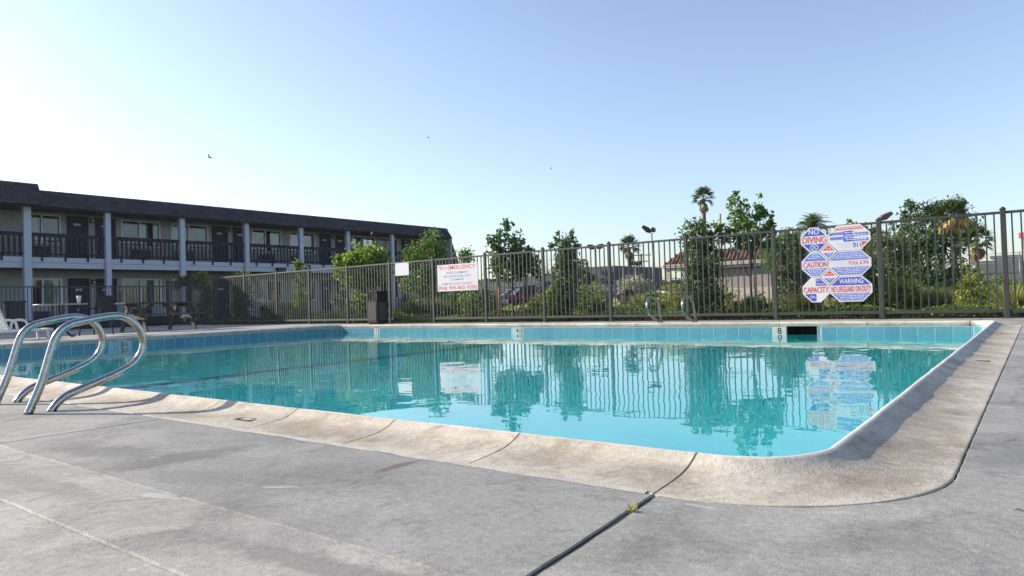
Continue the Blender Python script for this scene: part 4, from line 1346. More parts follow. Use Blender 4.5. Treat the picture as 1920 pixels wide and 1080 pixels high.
for sx in (-1, 1):
    obj('armrest', MB().tube(catmull([(LX + sx * 0.31, LY + 0.05, 0.23), (LX + sx * 0.32, LY + 0.07, 0.37), (LX + sx * 0.32, LY + 0.14, 0.425), (LX + sx * 0.32, LY + 0.27, 0.425), (LX + sx * 0.32, LY + 0.34, 0.37), (LX + sx * 0.31, LY + 0.37, 0.23)], 4), 0.026, 8), M['white_plastic'], ch)
    for yy in (LY - 0.18, LY + 0.74):
        obj('leg', MB().bar((LX + sx * 0.29, yy, 0.18), (LX + sx * 0.30, yy + 0.02, 0.0), 0.055, 0.04, (0, 1, 0)), M['white_plastic'], ch)
# ------------------------------------------------------------------ plants
def unit(v):
    return v / np.maximum(1e-9, np.linalg.norm(v, axis=1, keepdims=True))
def leaf_quads(c, size, rnd, up=0.5, slim=0.55, droop=0.0):
    """kite shaped leaves at the points c"""
    n = len(c)
    d = unit(rnd.normal(size=(n, 3)) + np.array([0, 0, -droop]))
    nn = unit(rnd.normal(size=(n, 3)) * 0.8 + np.array([0, 0, up * 2]))
    side = unit(np.cross(d, nn))
    s = (size * rnd.uniform(0.6, 1.35, n))[:, None]
    bend = unit(np.cross(side, d)) * s * 0.10
    v = np.empty((n, 4, 3))
    v[:, 0] = c - d * s * 0.5
    v[:, 1] = c + side * s * slim * 0.5 + bend
    v[:, 2] = c + d * s * 0.5
    v[:, 3] = c - side * s * slim * 0.5 + bend
    return v.reshape(-1, 3), np.arange(4 * n).reshape(n, 4)
def crown_points(blobs, n, rnd, clump=0.22, per=38):
    """leaf positions in clumps spread through ellipsoids, denser towards their skin"""
    vol = np.array([b[3] * b[4] * b[5] for b in blobs]) ** 0.8
    out, centres = [], []
    for b, k in zip(blobs, (vol / vol.sum() * n).astype(int)):
        k = max(k, 12)
        nc = max(3, k // per)
        d = unit(rnd.normal(size=(nc, 3)))
        r_ = rnd.uniform(0.35, 1.0, (nc, 1)) ** 0.6
        cc = np.array(b[:3]) + d * r_ * np.array(b[3:])
        centres.append(cc)
        idx = rnd.integers(0, nc, k)
        sg = clump * min(b[3:]) * rnd.uniform(0.6, 1.5, (nc, 1))
        out.append(cc[idx] + rnd.normal(size=(k, 3)) * sg[idx])
    return np.vstack(out), np.vstack(centres)
SEED = [100]
def tree(name, label, cat, x, y, trunks, blobs, n, size, mat, group=None, clump=0.22, limbs=8, slim=0.55, bark='bark', up=0.5, per=38, floor=0.03):
    SEED[0] += 1
    rnd = np.random.default_rng(SEED[0])
    t = thing(name, label, cat, (x, y, 0), group)
    pts, cen = crown_points(blobs, int(n * 1.25), rnd, clump, per)
    pts = pts[pts[:, 2] > floor]
    v, f = leaf_quads(pts, size * 1.12, rnd, up, slim * 1.12)
    link('crown', np_mesh('crown', v, f, M[mat]), t)['kind'] = 'thing'
    mb = MB()
    for tr in trunks:
        P, r_ = tr
        pp = catmull([tuple(q) for q in P], 4)
        mb.tube(pp, [r_ * (1 - 0.6 * i / (len(pp) - 1)) for i in range(len(pp))], 8)
        for k in range(limbs):
            q = Vector(pp[min(len(pp) - 1, int(len(pp) * rnd.uniform(0.35, 0.98)))])
            c = Vector(cen[rnd.integers(0, len(cen))])
            m_ = (q + c) / 2 + Vector((0, 0, 0.05 * (c - q).length))
            mb.tube([q, m_, c], [r_ * 0.38, r_ * 0.25, r_ * 0.08], 5)
    link('trunk', mb.mesh('trunk', M[bark]), t)
    return t
def grass_clump(label, x, y, rx, ry, h, n, mat, group=None, w=0.012, name='ornamental_grass', cat='grass clump', lean=0.5):
    SEED[0] += 1
    rnd = np.random.default_rng(SEED[0])
    t = thing(name, label, cat, (x, y, 0), group)
    r_ = np.sqrt(rnd.uniform(0, 1, n)); a = rnd.uniform(0, 2 * PI, n)
    base = np.stack([r_ * np.cos(a) * rx * 0.6, r_ * np.sin(a) * ry * 0.6, np.zeros(n) - 0.01], 1)
    out = np.stack([np.cos(a), np.sin(a), np.zeros(n)], 1)
    ln = h * rnd.uniform(0.55, 1.05, n)[:, None]
    dirv = unit(out * (r_[:, None] * lean + rnd.normal(size=(n, 1)) * 0.15) + np.array([0, 0, 1]) + rnd.normal(size=(n, 3)) * 0.12)
    mid = base + dirv * ln * 0.6
    tip = mid + unit(dirv + out * 0.6 * lean - np.array([0, 0, 0.15])) * ln * 0.42
    side = unit(np.cross(dirv, rnd.normal(size=(n, 3)))) * w
    v = np.empty((n, 5, 3))
    v[:, 0] = base - side; v[:, 1] = base + side; v[:, 2] = mid + side * 0.9; v[:, 3] = tip; v[:, 4] = mid - side * 0.9
    link('blades', np_mesh('blades', v.reshape(-1, 3), np.arange(5 * n).reshape(n, 5), M[mat]), t)
    return t
def stake(label, x, y, h, mat, r_=0.025, group='support stakes by young trees'):
    t = obj('stake', MB().tube([(0, 0, -0.02), (0.01, 0, h * 0.5), (0, 0.01, h)], r_, 8), M[mat])
    t.location = (x, y, 0)
    return tag(t, label, 'stake', group)
g1 = 'trees and tall shrubs behind the pool fence'
def ro(s, d=0.0):
    """offset of s metres sideways (along the view's right) and d metres away"""
    return (0.797 * s - 0.604 * d, 0.604 * s + 0.797 * d)
def bl(s, z, r_, rz, d=0.0):
    a, b = ro(s, d)
    return (a, b, z, r_, r_, rz)
def trunk(*q):
    P, r_ = q[:-1], q[-1]
    return ([(*ro(s), z) for s, z in P], r_)
# bright bushy tree by the bin
tree('tree', 'bright yellow green round topped young tree left of the trash bin', 'tree', -16.89, 14.6,
     [trunk((0.05, -0.05), (0, .6), (-0.05, 1.2), (0, 1.7), .035), trunk((.15, -.05), (.2, .7), (.3, 1.5), .025)],
     [bl(-.45, 1.70, .42, .40), bl(.1, 1.95, .50, .42), bl(.55, 1.65, .42, .38), bl(-.1, 1.35, .62, .32), bl(-.75, 1.9, .16, .2)], 3000, .115, 'leaf_bright', g1, clump=.26, per=26)
tree('shrub', 'thin leggy yellow green shrub under the bright round tree', 'shrub', -16.75, 14.5,
     [trunk((-.05, -.05), (-.05, .5), (0, .95), .02)], [bl(0, .55, .34, .55), bl(-.15, .95, .25, .3), bl(-.4, .45, .18, .4)], 900, .09, 'leaf_bright', g1, clump=.3, per=20)
# dark tree against the end of the motel
tree('tree', 'dense dark green tree covering the far end of the motel', 'tree', -17.03, 17.5,
     [trunk((0, -.05), (.03, .9), (-.05, 1.7), (0, 2.6), .06)],
     [bl(.1, 2.0, .72, .72), bl(.25, 2.72, .40, .40), bl(-.45, 2.1, .42, .42), bl(.45, 2.35, .35, .45), bl(-.2, 1.25, .70, .5), bl(.3, 1.1, .5, .45)], 5200, .085, 'leaf_mid', g1, clump=.16, per=30)
tree('shrub', 'slender mid green shrub right behind the emergency sign', 'shrub', -13.52, 15.5,
     [trunk((0, -.05), (.03, 1), (0, 1.9), .025)], [bl(0, 1.75, .30, .35), bl(.05, 1.2, .34, .45), bl(-.05, .6, .36, .5)], 1700, .085, 'leaf_mid', g1, clump=.25)
tree('shrub', 'low leafy shrub under the emergency sign', 'shrub', -12.3, 14.6,
     [trunk((0, -.05), (0, .3), (0, .7), .02)], [bl(-.1, .55, .40, .45), bl(.4, .45, .3, .4)], 1300, .07, 'leaf_mid', g1, clump=.25)
# tall young tree with big dark leaves
tree('young_tree', 'tall young tree with large dark leaves right of the emergency sign', 'tree', -11.2, 14.8,
     [trunk((0, -.05), (-.02, .8), (.02, 1.5), (-.15, 2.5), .028)],
     [bl(-.20, 2.42, .16, .30), bl(-.28, 2.05, .30, .24), bl(.12, 2.05, .26, .30), bl(.25, 1.70, .40, .28), bl(-.38, 1.65, .26, .22), bl(.45, 1.42, .36, .28), bl(-.1, 1.38, .50, .28)], 1500, .115, 'leaf_dark', g1, clump=.30, per=16, slim=.62)
# column shrub
tree('column_shrub', 'tall narrow dark column of foliage left of the far grab rails', 'shrub', -9.16, 14.3,
     [trunk((.05, -.05), (.03, .8), (.03, 1.5), (0, 2.0), .055)],
     [bl(.0, 1.70, .27, .40), bl(.02, 1.15, .27, .45), bl(-.05, .55, .30, .45), bl(-.18, 2.02, .10, .14), bl(.16, 2.05, .10, .14), bl(-.28, 1.80, .12, .08), bl(.28, 1.83, .12, .08)], 3000, .07, 'leaf_dark', g1, clump=.26, per=26)
tree('shrub', 'small bright leafed shrub at the foot of the dark column', 'shrub', -9.45, 14.15,
     [trunk((0, -.05), (0, .25), (0, .5), .015)], [bl(0, .45, .22, .42)], 480, .075, 'leaf_bright', g1, clump=.32, per=14)
# dense bush by the far rails
tree('column_shrub', 'tall dense dark bush directly behind the far grab rails', 'shrub', -5.74, 14.25,
     [trunk((0, -.05), (0, .9), (.05, 1.8), .05)],
     [bl(-.05, 1.75, .35, .33), bl(0, 1.30, .40, .42), bl(.02, .70, .40, .50), bl(.05, .30, .34, .32), bl(.30, 1.75, .16, .2)], 4600, .068, 'leaf_dark', g1, clump=.22, per=28)
# tall young tree right
tree('young_tree', 'tall young tree with big leaves and red stake left of the octagonal sign', 'tree', -4.96, 14.8,
     [trunk((.1, -.05), (.08, .8), (.1, 1.5), (-.1, 2.5), .026), trunk((.1, 1.2), (.3, 1.9), (.38, 2.45), .014)],
     [bl(-.20, 2.48, .12, .22), bl(-.12, 2.18, .26, .24), bl(.33, 2.42, .10, .18), bl(.38, 2.15, .24, .16), bl(.05, 1.85, .42, .22), bl(.50, 1.85, .18, .16), bl(-.42, 1.80, .22, .2), bl(.20, 1.58, .46, .16)], 1450, .088, 'leaf_mid', g1, clump=.28, per=16, slim=.62)
tree('shrub', 'thin olive shrub beside the restaurant doorway, left of the octagonal sign', 'shrub', -4.38, 15.5,
     [trunk((0, -.05), (0, .7), (0, 1.3), .02)], [bl(0, 1.10, .17, .35), bl(.05, .70, .18, .35), bl(.12, .4, .14, .25)], 900, .062, 'leaf_olive', g1, clump=.3)
# big dark tree at right
tree('tree', 'big dark broad tree between the fence posts at the right', 'tree', -2.36, 22,
     [trunk((-.2, -.05), (-.1, .8), (0, 1.6), (.1, 2.4), .09), trunk((.3, -.05), (.3, 1), (.5, 2.0), .07)],
     [bl(.15, 2.05, .90, .75), bl(-.60, 1.75, .55, .60), bl(.85, 1.95, .50, .60), bl(-.35, 2.55, .45, .30), bl(-.42, 2.82, .22, .16), bl(.55, 2.65, .55, .28), bl(0.0, 1.10, 1.0, .60), bl(-.95, 2.2, .18, .16), bl(.3, .6, .9, .4)], 11000, .075, 'leaf_dark', g1, clump=.15, per=34)
tree('tree', 'olive green bushy tree right behind the octagonal sign post', 'tree', -3.0, 18.0,
     [trunk((0, -.05), (0, .8), (.05, 1.5), .04)],
     [bl(.0, 1.35, .42, .45), bl(.25, 1.0, .45, .5), bl(-.2, .7, .42, .5), bl(.5, 1.45, .32, .35)], 3400, .07, 'leaf_olive', g1, clump=.2)
tree('shrub', 'dark shrub under the octagonal sign, left of the thick fence post', 'shrub', -2.75, 15.4,
     [trunk((0, -.05), (0, .5), (0, 1.0), .03)], [bl(.05, .9, .26, .35), bl(-.1, .45, .38, .35)], 1700, .062, 'leaf_dark', g1, clump=.24)
tree('shrub', 'yellow green leafy shrub right of the thick fence post', 'shrub', -2.16, 15.6,
     [trunk((0, -.05), (0, .3), (0, .6), .02)], [bl(-.02, .50, .24, .30), bl(.22, .35, .22, .28), bl(-.2, .25, .2, .2)], 900, .07, 'leaf_yellow', g1, clump=.28, per=18)
tree('shrub', 'upright yellow green shrub near the right end of the fence', 'shrub', -1.0, 15.2,
     [trunk((0, -.05), (0, .4), (0, .9), .02)], [bl(-.08, .72, .14, .35), bl(.08, .5, .2, .36), bl(-.1, .3, .22, .25)], 800, .06, 'leaf_yellow', g1, clump=.3, per=18)
# left side shrubs
tree('column_shrub', 'narrow olive shrub column behind the fence, second from the picnic table', 'shrub', -23.13, 14.3,
     [trunk((0, -.05), (0, .9), (0, 1.6), .03)], [bl(.0, 1.55, .30, .30), bl(-.1, 1.0, .30, .45), bl(.0, .5, .32, .5), bl(.25, 1.65, .2, .15)], 1500, .10, 'leaf_olive', g1, clump=.26)
tree('column_shrub', 'narrow dark topped shrub column right of the middle of the motel', 'shrub', -19.78, 14.3,
     [trunk((0, -.05), (0, .9), (0, 1.8), .03)], [bl(.02, 1.80, .26, .30), bl(.1, 1.4, .24, .35), bl(.05, .85, .26, .45), bl(-.05, .4, .34, .35)], 1500, .09, 'leaf_mid', g1, clump=.26)
tree('column_shrub', 'thin yellow green shrub column nearest the picnic table', 'shrub', -25.69, 14.3,
     [trunk((0, -.05), (0, .9), (0, 1.7), .03)], [bl(-.1, 1.78, .22, .26), bl(.0, 1.2, .22, .4), bl(.0, .6, .26, .5)], 1100, .11, 'leaf_bright', g1, clump=.28)
tree('shrub', 'small round dark shrub behind the fence between two shrub columns', 'shrub', -21.5, 14.6,
     [trunk((0, -.05), (0, .3), (0, .6), .02)], [bl(0, .42, .55, .40), bl(.6, .35, .45, .34)], 1500, .08, 'leaf_dark', g1, clump=.22)
tree('agave', 'pale blue grey spiky plant left of the bright round tree', 'plant', -17.75, 14.3,
     [trunk((0, -.05), (0, .3), (0, .6), .015)], [bl(0, .68, .22, .16), bl(.15, .4, .22, .25)], 240, .12, 'leaf_blue', g1, clump=.35, per=14, slim=.35)
# far bushes
tree('tree', 'rounded olive tree rising over the grey warehouse', 'tree', -31.8, 51.1,
     [trunk((0, -.05), (0, 1.5), (0, 3.0), .10)], [bl(.3, 3.25, .95, .55), bl(-.8, 3.0, .8, .5), bl(-1.8, 2.9, .7, .5), bl(0, 2.2, 1.2, .8)], 3200, .16, 'leaf_olive', g1, clump=.2)
tree('bare_tree', 'hazy brown bare twiggy tree over the warehouse roof', 'tree', -25.74, 36.9,
     [trunk((0, -.05), (0, 1.2), (.1, 2.2), (0, 3.0), .06)], [bl(0, 2.5, .95, .85), bl(-.5, 2.1, .7, .6), bl(.6, 2.0, .6, .6)], 2600, .075, 'leaf_bare', g1, clump=.3, slim=.15)
tree('shrub', 'pale flowering shrub in front of the low boundary wall', 'shrub', -18.54, 36.1,
     [trunk((0, -.05), (0, .7), (0, 1.3), .05)], [bl(0, 1.15, .70, .55), bl(-.6, 1.0, .5, .5), bl(.7, .9, .5, .45)], 2200, .10, 'leaf_grey', g1, clump=.22)
tree('cypress', 'small dark far cypress beside the distant palm', 'tree', -33.43, 62.4,
     [trunk((0, -.05), (0, 1.5), (0, 3.2), .08)], [bl(0, 2.9, .2, .7), bl(0, 1.8, .26, .9)], 800, .14, 'leaf_dark', g1, clump=.3)
tree('tree', 'dark rounded far tree left of the feathery palm', 'tree', -11.0, 39.3,
     [trunk((0, -.05), (0, 1.5), (0, 3.0), .12)], [bl(0, 3.4, .75, .55), bl(-.75, 3.1, .6, .5), bl(.75, 3.2, .65, .55), bl(0, 2.3, 1.2, .8), bl(1.9, 3.0, .8, .6)], 4200, .13, 'leaf_mid', g1, clump=.18)
tree('tree', 'far tree top showing just over the fence right of the octagonal sign', 'tree', -7.3, 38.5,
     [trunk((0, -.05), (0, 1.5), (0, 3.0), .12)], [bl(0, 3.3, .8, .5), bl(-.2, 3.8, .35, .3), bl(.8, 3.0, .8, .6), bl(0, 2.2, 1.1, .8)], 3400, .13, 'leaf_mid', g1, clump=.2)
tree('hedge', 'broad dark hedge mass in front of the far right building', 'hedge', -5.2, 30.0,
     [trunk((0, -.05), (0, .5), (0, .9), .06)], [bl(-.8, .85, .9, .6), bl(.4, .75, .9, .55), bl(1.5, .6, .8, .45)], 4200, .10, 'leaf_mid', None, clump=.18)
# low bushes on the grass
g2 = 'low bushes and grass clumps on the far lawn'
def bush(label, x, y, r_, h, n, mat, size=.075, name='bush', cat='bush'):
    return tree(name, label, cat, x, y, [trunk((0, -.05), (0, h * .4), (0, h * .7), .02)], [bl(0, h * .55, r_, h * .48), bl(-r_ * .55, h * .40, r_ * .6, h * .36), bl(r_ * .55, h * .42, r_ * .6, h * .38)], n, size, mat, g2, clump=.22)
bush('rounded yellowish bush right of the dark foliage column', -10.07, 17, .50, .85, 1900, 'leaf_yellow', .06)
bush('dark low bush at the foot of the yellowish rounded bush', -9.6, 16.2, .42, .50, 1500, 'leaf_dark', .06)
bush('yellow green bush seen between the two far grab rails', -7.45, 17, .44, .80, 1700, 'leaf_yellow', .06)
bush('mid green bush left of the left far grab rail', -8.3, 17.4, .36, .62, 1300, 'leaf_mid', .06)
bush('small dark round bush under the young tree by the octagonal sign', -5.2, 16, .30, .48, 1300, 'leaf_dark', .05)
bush('pale yellow bush right behind the dense dark bush', -6.06, 16.5, .28, .70, 900, 'leaf_yellow', .055)
bush('small green bush left of the octagonal sign post', -4.75, 17.2, .40, .55, 1200, 'leaf_mid', .055)
bush('leafy bush left of the tall young tree at the emergency sign', -13.76, 16.5, .55, .80, 1900, 'leaf_olive', .07)
bush('dark bush in the shade right of the trash bin', -15.4, 17.5, .55, .95, 1900, 'leaf_dark', .075)
bush('green bush below the red car', -12.6, 18.5, .60, .70, 1900, 'leaf_olive', .07)
bush('low bush under the tall dark leaved tree', -11.4, 16.6, .55, .62, 1600, 'leaf_yellow', .06)
bush('broad dark green bush in the shadow of the motel end', -18.5, 19.5, .9, 1.0, 2400, 'leaf_dark', .09)
bush('sunlit green bush at the right picture edge', -.2, 17.0, .34, .5, 900, 'leaf_mid', .055)
bush('leafy bush under the big dark tree', -2.9, 19.0, .6, .60, 1800, 'leaf_olive', .06)
bush('mixed green bush right of the big dark tree', -.9, 20.0, .6, .70, 1800, 'leaf_mid', .06)
grass_clump('tall straw coloured grass clump at the right of the big dark tree', -1.51, 16, .40, .40, .60, 1100, 'leaf_straw', g2, .006)
grass_clump('broad straw grass clump left of the upright yellow green shrub', -1.95, 16.6, .40, .35, .58, 1000, 'leaf_straw', g2, .006)
grass_clump('straw grass clump at the right picture edge behind the fence', -.38, 15, .24, .24, .62, 700, 'leaf_straw', g2, .005)
grass_clump('grey green grass clump under the left octagonal boards', -4.02, 15.5, .28, .28, .55, 700, 'leaf_straw', g2, .006)
grass_clump('sunlit grass clump right of the trash bin', -15.3, 15.6, .8, .6, .75, 1500, 'leaf_straw', g2, .008)
grass_clump('straw grass clump behind the sunlit one, further from the bin', -14.5, 16.6, .7, .6, .8, 1200, 'leaf_straw', g2, .008)
grass_clump('straw grass clump left of the two far grab rails', -9.0, 18.3, .6, .5, .7, 1100, 'leaf_straw', g2, .007)
# stakes of the two young trees
stake('short reddish stake beside the tall dark leaved tree', -11.36, 14.4, .88, 'stake_red', .028)
stake('short tan stake beside the tall dark leaved tree', -10.95, 14.9, .86, 'stake_tan', .022)
stake('tall reddish stake by the young tree left of the octagonal sign', -5.38, 14.5, 2.22, 'stake_red', .018)
stake('short tan stake by the young tree left of the octagonal sign', -4.88, 15.0, .92, 'stake_tan', .022)
tie = obj('tree_tie', MB().tube([(-5.38, 14.5, .88), (-5.13, 14.74, .885), (-4.88, 15.0, .90)], .007, 5), M['black_iron'])
tag(tie, 'thin black tie strung between the stakes of the right young tree', 'tree tie')
tie = obj('tree_tie', MB().tube([(-11.36, 14.4, .86), (-11.15, 14.65, .85), (-10.95, 14.9, .85)], .007, 5), M['black_iron'])
tag(tie, 'thin black tie between the stakes beside the dark leaved tree', 'tree tie')

# ---- palms
def fan_frond_mesh(name, mat, L=1.0, petiole=0.45, seg=13, spread=2.3, droop=0.35, seed=1):
    """fan leaf: a stalk and a fan of narrow blades"""
    q = random.Random(seed)
    mb = MB()
    mb.add([(0, -.012, 0), (0, .012, 0), (petiole, .008, .02), (petiole, -.008, .02)], [(0, 1, 2, 3)])
    for k in range(seg):
        a = -spread / 2 + spread * k / (seg - 1)
        l_ = (L - petiole) * (1.0 - 0.25 * abs(a) / (spread / 2)) * q.uniform(.9, 1.08)
        d = Vector((math.cos(a), math.sin(a), 0)); s_ = Vector((-d.y, d.x, 0))
        b = Vector((petiole, 0, .02))
        w = l_ * .085
        m_ = b + d * l_ * .6 + Vector((0, 0, -.04 * l_))
        e = b + d * l_ + Vector((0, 0, -droop * l_ * q.uniform(.7, 1.4)))
        mb.add([b - s_ * w * .4, b + s_ * w * .4, m_ + s_ * w, m_ - s_ * w], [(0, 1, 2, 3)])
        mb.add([m_ - s_ * w, m_ + s_ * w, e + s_ * w * .15, e - s_ * w * .15], [(0, 1, 2, 3)])
    return mb.mesh(name, M[mat], fixn=False)
def feather_frond_mesh(name, mat, seg=22, seed=2):
    q = random.Random(seed)
    mb = MB()
    spine = [Vector((t_, 0, .38 * math.sin(t_ * 2.4) - .30 * t_ * t_)) for t_ in [i / seg for i in range(seg + 1)]]
    mb.tube(spine, [.012 * (1 - .8 * i / seg) for i in range(seg + 1)], 4)
    for i in range(3, seg):
        p = spine[i]
        l_ = .26 * math.sin(PI * (i / seg) ** .7) + .05
        for s_ in (-1, 1):
            d = Vector((.45, s_, -.35 + q.uniform(-.15, .1))).normalized()
            w = Vector((.014, 0, .004))
            mb.add([p - w, p + w, p + d * l_ + w * .2, p + d * l_ - w * .2], [(0, 1, 2, 3)])
    return mb.mesh(name, M[mat], fixn=False)
FAN = fan_frond_mesh('frond', 'palm_green')
FAN_DEAD = fan_frond_mesh('dead_frond', 'palm_dead', droop=.5, spread=1.5, seed=3)
FAN_GOLD = fan_frond_mesh('golden_frond', 'palm_gold', droop=.5, spread=1.7, seed=4)
FEATHER = feather_frond_mesh('frond', 'palm_green')
def palm(label, x, y, h, r_, tr, n=26, mesh=None, dead=14, dead_mesh=None, skirt=1.0, el0=-35, el1=85, seed=1, deadr=.75, dead_el=(-88, -62)):
    q = random.Random(seed)
    t = thing('palm_tree', label, 'palm tree', (x, y, 0), 'palm trees beyond the pool fence')
    lean = q.uniform(-.06, .06)
    P = catmull([(0, 0, -.05), (lean * .3 * h, 0, h * .4), (lean * h * .6, 0, h * .8), (lean * h * .6, 0, h)], 5)
    link('trunk', MB().tube(P, [tr * (1.15 - .35 * i / (len(P) - 1)) for i in range(len(P))], 10).mesh('trunk', M['bark_palm']), t)
    top = Vector((lean * h * .6, 0, h))
    def put(nm, me, el, az, sc):
        o = link(nm, me, t, top)
        o.rotation_euler = (Matrix.Rotation(az, 3, 'Z') @ Matrix.Rotation(-el, 3, 'Y') @ Matrix.Rotation(q.uniform(-.5, .5), 3, 'X')).to_euler()
        o.scale = (sc,) * 3
    for k in range(n):
        f = (k + .5) / n
        el = R(el0 + (el1 - el0) * f ** .8)
        put('frond', mesh or FAN, el, k * 2.399, r_ * q.uniform(.85, 1.1))
    for k in range(dead):
        el = R(q.uniform(*dead_el))
        o_ = put('dead_frond', dead_mesh or FAN_DEAD, el, k * 2.399 + 1, r_ * deadr * q.uniform(.75, 1.1) * skirt)
    return t
palm('tall slim fan palm high above the dense dark bush', -23.05, 57.55, 8.75, 1.12, .17, n=30, dead=18, skirt=1.5, seed=2)
palm('smaller distant fan palm left of the twin flood lamp', -32.7, 62.9, 5.55, 1.30, .22, n=28, dead=26, skirt=1.4, seed=3)
palm('feathery date palm just left of the octagonal sign top', -8.71, 36.0, 3.45, 1.02, .20, n=30, mesh=FEATHER, dead=6, dead_mesh=FAN_DEAD, skirt=.5, el0=-20, seed=4)
palm('fan palm with golden drooping fronds in front of the big dark tree', -1.78, 21.45, 2.32, .50, .07, n=20, dead=22, dead_mesh=FAN_GOLD, skirt=1.1, el0=5, seed=5, dead_el=(-48, -8), deadr=.95)
palm('shaggy fan palm with a round brown skirt right of the big dark tree', -1.20, 19.6, 1.55, .44, .045, n=24, dead=70, skirt=1.05, seed=6, deadr=.9)
palm('small low palm behind the fence corner by the picnic table', -28.4, 15.0, 1.35, .85, .06, n=16, dead=0, el0=5, el1=70, seed=7)
# ------------------------------------------------------------------ low ground cover along the fence
rnd = np.random.default_rng(77)
def cover(name, x0, x1, y0, y1, n, size, hmax, mat, thin=0.0):
    xs = rnd.uniform(x0, x1, n); ys = rnd.uniform(y0, y1, n)
    keep = np.array([noise.noise(Vector((a * 0.7, b * 0.9, 3.3))) > thin for a, b in zip(xs, ys)])
    xs, ys = xs[keep], ys[keep]
    hh = np.array([0.35 + 0.65 * max(0, noise.noise(Vector((a * 1.3, b * 1.3, 8.0))) + 0.5) for a, b in zip(xs, ys)])
    c = np.stack([xs, ys, rnd.uniform(0.0, 1, len(xs)) ** 0.8 * hmax * hh], 1)
    v, f = leaf_quads(c, size, rnd, 0.35, 0.5)
    return tag(link(name, np_mesh(name, v, f, M[mat])), kind='stuff')
cover('ground_cover', -17.5, 3.0, 14.2, 15.9, 38000, 0.075, 0.22, 'grass', -0.36)
cover('weeds', -26.0, 4.0, 15.7, 20.0, 26000, 0.11, 0.30, 'leaf_olive', -0.20)
cover('far_weeds', -28.0, 8.0, 20.0, 26.5, 14000, 0.16, 0.42, 'leaf_straw', -0.1)
cover('sunlit_weeds', -4.5, 2.5, 15.9, 18.5, 9000, 0.09, 0.34, 'leaf_straw', -0.35)
cover('fallen_leaves', -20.0, 3.0, 13.3, 14.5, 1100, 0.05, 0.02, 'palm_dead', -0.1)
cover('shade_plants', -26.0, -15.5, 13.6, 15.6, 12000, 0.07, 0.30, 'leaf_dark', -0.15)
# dark clipped hedge and planter in front of the motel
hb = thing('hedge', 'low dark shaded hedge in front of the motel walkway', 'hedge', (-29.6, 5, 0))
obj('planter', MB().box(-30.0, -29.2, -8.0, 15.2, 0.0, 0.34, 0.01), M['planter'], hb)
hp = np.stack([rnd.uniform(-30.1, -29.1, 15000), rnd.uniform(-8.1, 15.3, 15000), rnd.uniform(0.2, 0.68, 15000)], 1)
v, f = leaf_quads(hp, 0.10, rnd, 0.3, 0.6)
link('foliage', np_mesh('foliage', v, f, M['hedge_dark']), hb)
bb = thing('bin', 'dark wheeled bin standing by the motel columns', 'bin', (-28.6, 8.95, 0))
obj('body', MB().extrude([(-28.85, 8.72, 0.08), (-28.4, 8.72, 0.08), (-28.36, 8.70, 0.98), (-28.9, 8.70, 0.98)], (0, 0.44, 0)), M['ac'], bb)
obj('lid', MB().box(-28.94, -28.32, 8.66, 9.18, 0.98, 1.06, 0.02), M['ac'], bb)
obj('wheel', MB().tube([(-28.85, 8.74, 0.10), (-28.85, 9.14, 0.10)], 0.10, 12), M['rubber'], bb)

# ------------------------------------------------------------------ far buildings
# restaurant with a red tiled mansard
rb = thing('restaurant_building', 'tan single storey building with red tiled roof beyond the trees', 'building', (-18.5, 50, 0))
ry = 50.0
obj('wall', MB().box(-20.6, -15.25, ry + 0.6, ry + 12, 0, 2.75), M['stucco_tan'], rb)
obj('base_course', MB().box(-20.65, -15.2, ry + 0.52, ry + 0.6, 0, 0.95), M['stucco_base'], rb)
obj('cornice', MB().box(-23.25, -15.15, ry - 0.02, ry + 12.3, 2.62, 2.92, 0.03), M['cornice'], rb)
obj('cornice', MB().box(-23.15, -15.2, ry + 0.10, ry + 12.2, 2.48, 2.62), M['cornice'], rb)
rmb = MB().add([(-23.2, ry + 0.03, 2.92), (-15.2, ry + 0.03, 2.92), (-15.2, ry + 12.2, 2.92), (-23.2, ry + 12.2, 2.92), (-22.25, ry + 1.1, 3.9), (-15.2, ry + 1.1, 3.9), (-15.2, ry + 11.2, 3.9), (-22.25, ry + 11.2, 3.9)],
               [(0, 1, 5, 4), (1, 2, 6, 5), (2, 3, 7, 6), (3, 0, 4, 7), (4, 5, 6, 7)])
rf = obj('roof', rmb, M['roof_tile'], rb)
for k in range(27):
    xx = -23.05 + k * 0.292
    x1_ = max(xx, -22.25 + (xx + 23.2) * 0.0) if xx > -22.25 else xx
    top = 1.0 if xx > -22.25 else max(0.1, (xx + 23.2) / 0.95)
    obj('roof_tile', MB().tube([(xx, ry + 0.0, 2.96), (xx, ry + 0.0 + 1.07 * top, 2.96 + 0.98 * top)], 0.075, 6), M['roof_tile'], rf)
for xx in (-22.9, -21.35):
    obj('column', MB().box(xx - 0.16, xx + 0.16, ry + 0.2, ry + 0.5, 0, 2.5), M['stucco_base'], rb)
obj('doorway', MB().box(-15.24, -14.2, ry + 1.5, ry + 8, 0, 2.6), M['shopdark'], rb)
obj('roof_wing', MB().extrude([(-15.18, ry + 1.2, 2.75), (-10.6, ry + 1.2, 2.75), (-11.2, ry + 1.2, 4.0), (-15.18, ry + 1.2, 4.0)], (0, 9, 0)), M['roof_shaded'], rb)
obj('wall', MB().box(-14.15, -10.9, ry + 2.2, ry + 9, 0, 2.75), M['shopdark'], rb)  # shaded wall, its shade put into the near-black colour
obj('column', MB().box(-13.0, -12.75, ry + 1.5, ry + 1.8, 0, 2.75), M['grey_warm'], rb)
obj('column', MB().box(-11.3, -11.05, ry + 1.5, ry + 1.8, 0, 2.75), M['grey_warm'], rb)

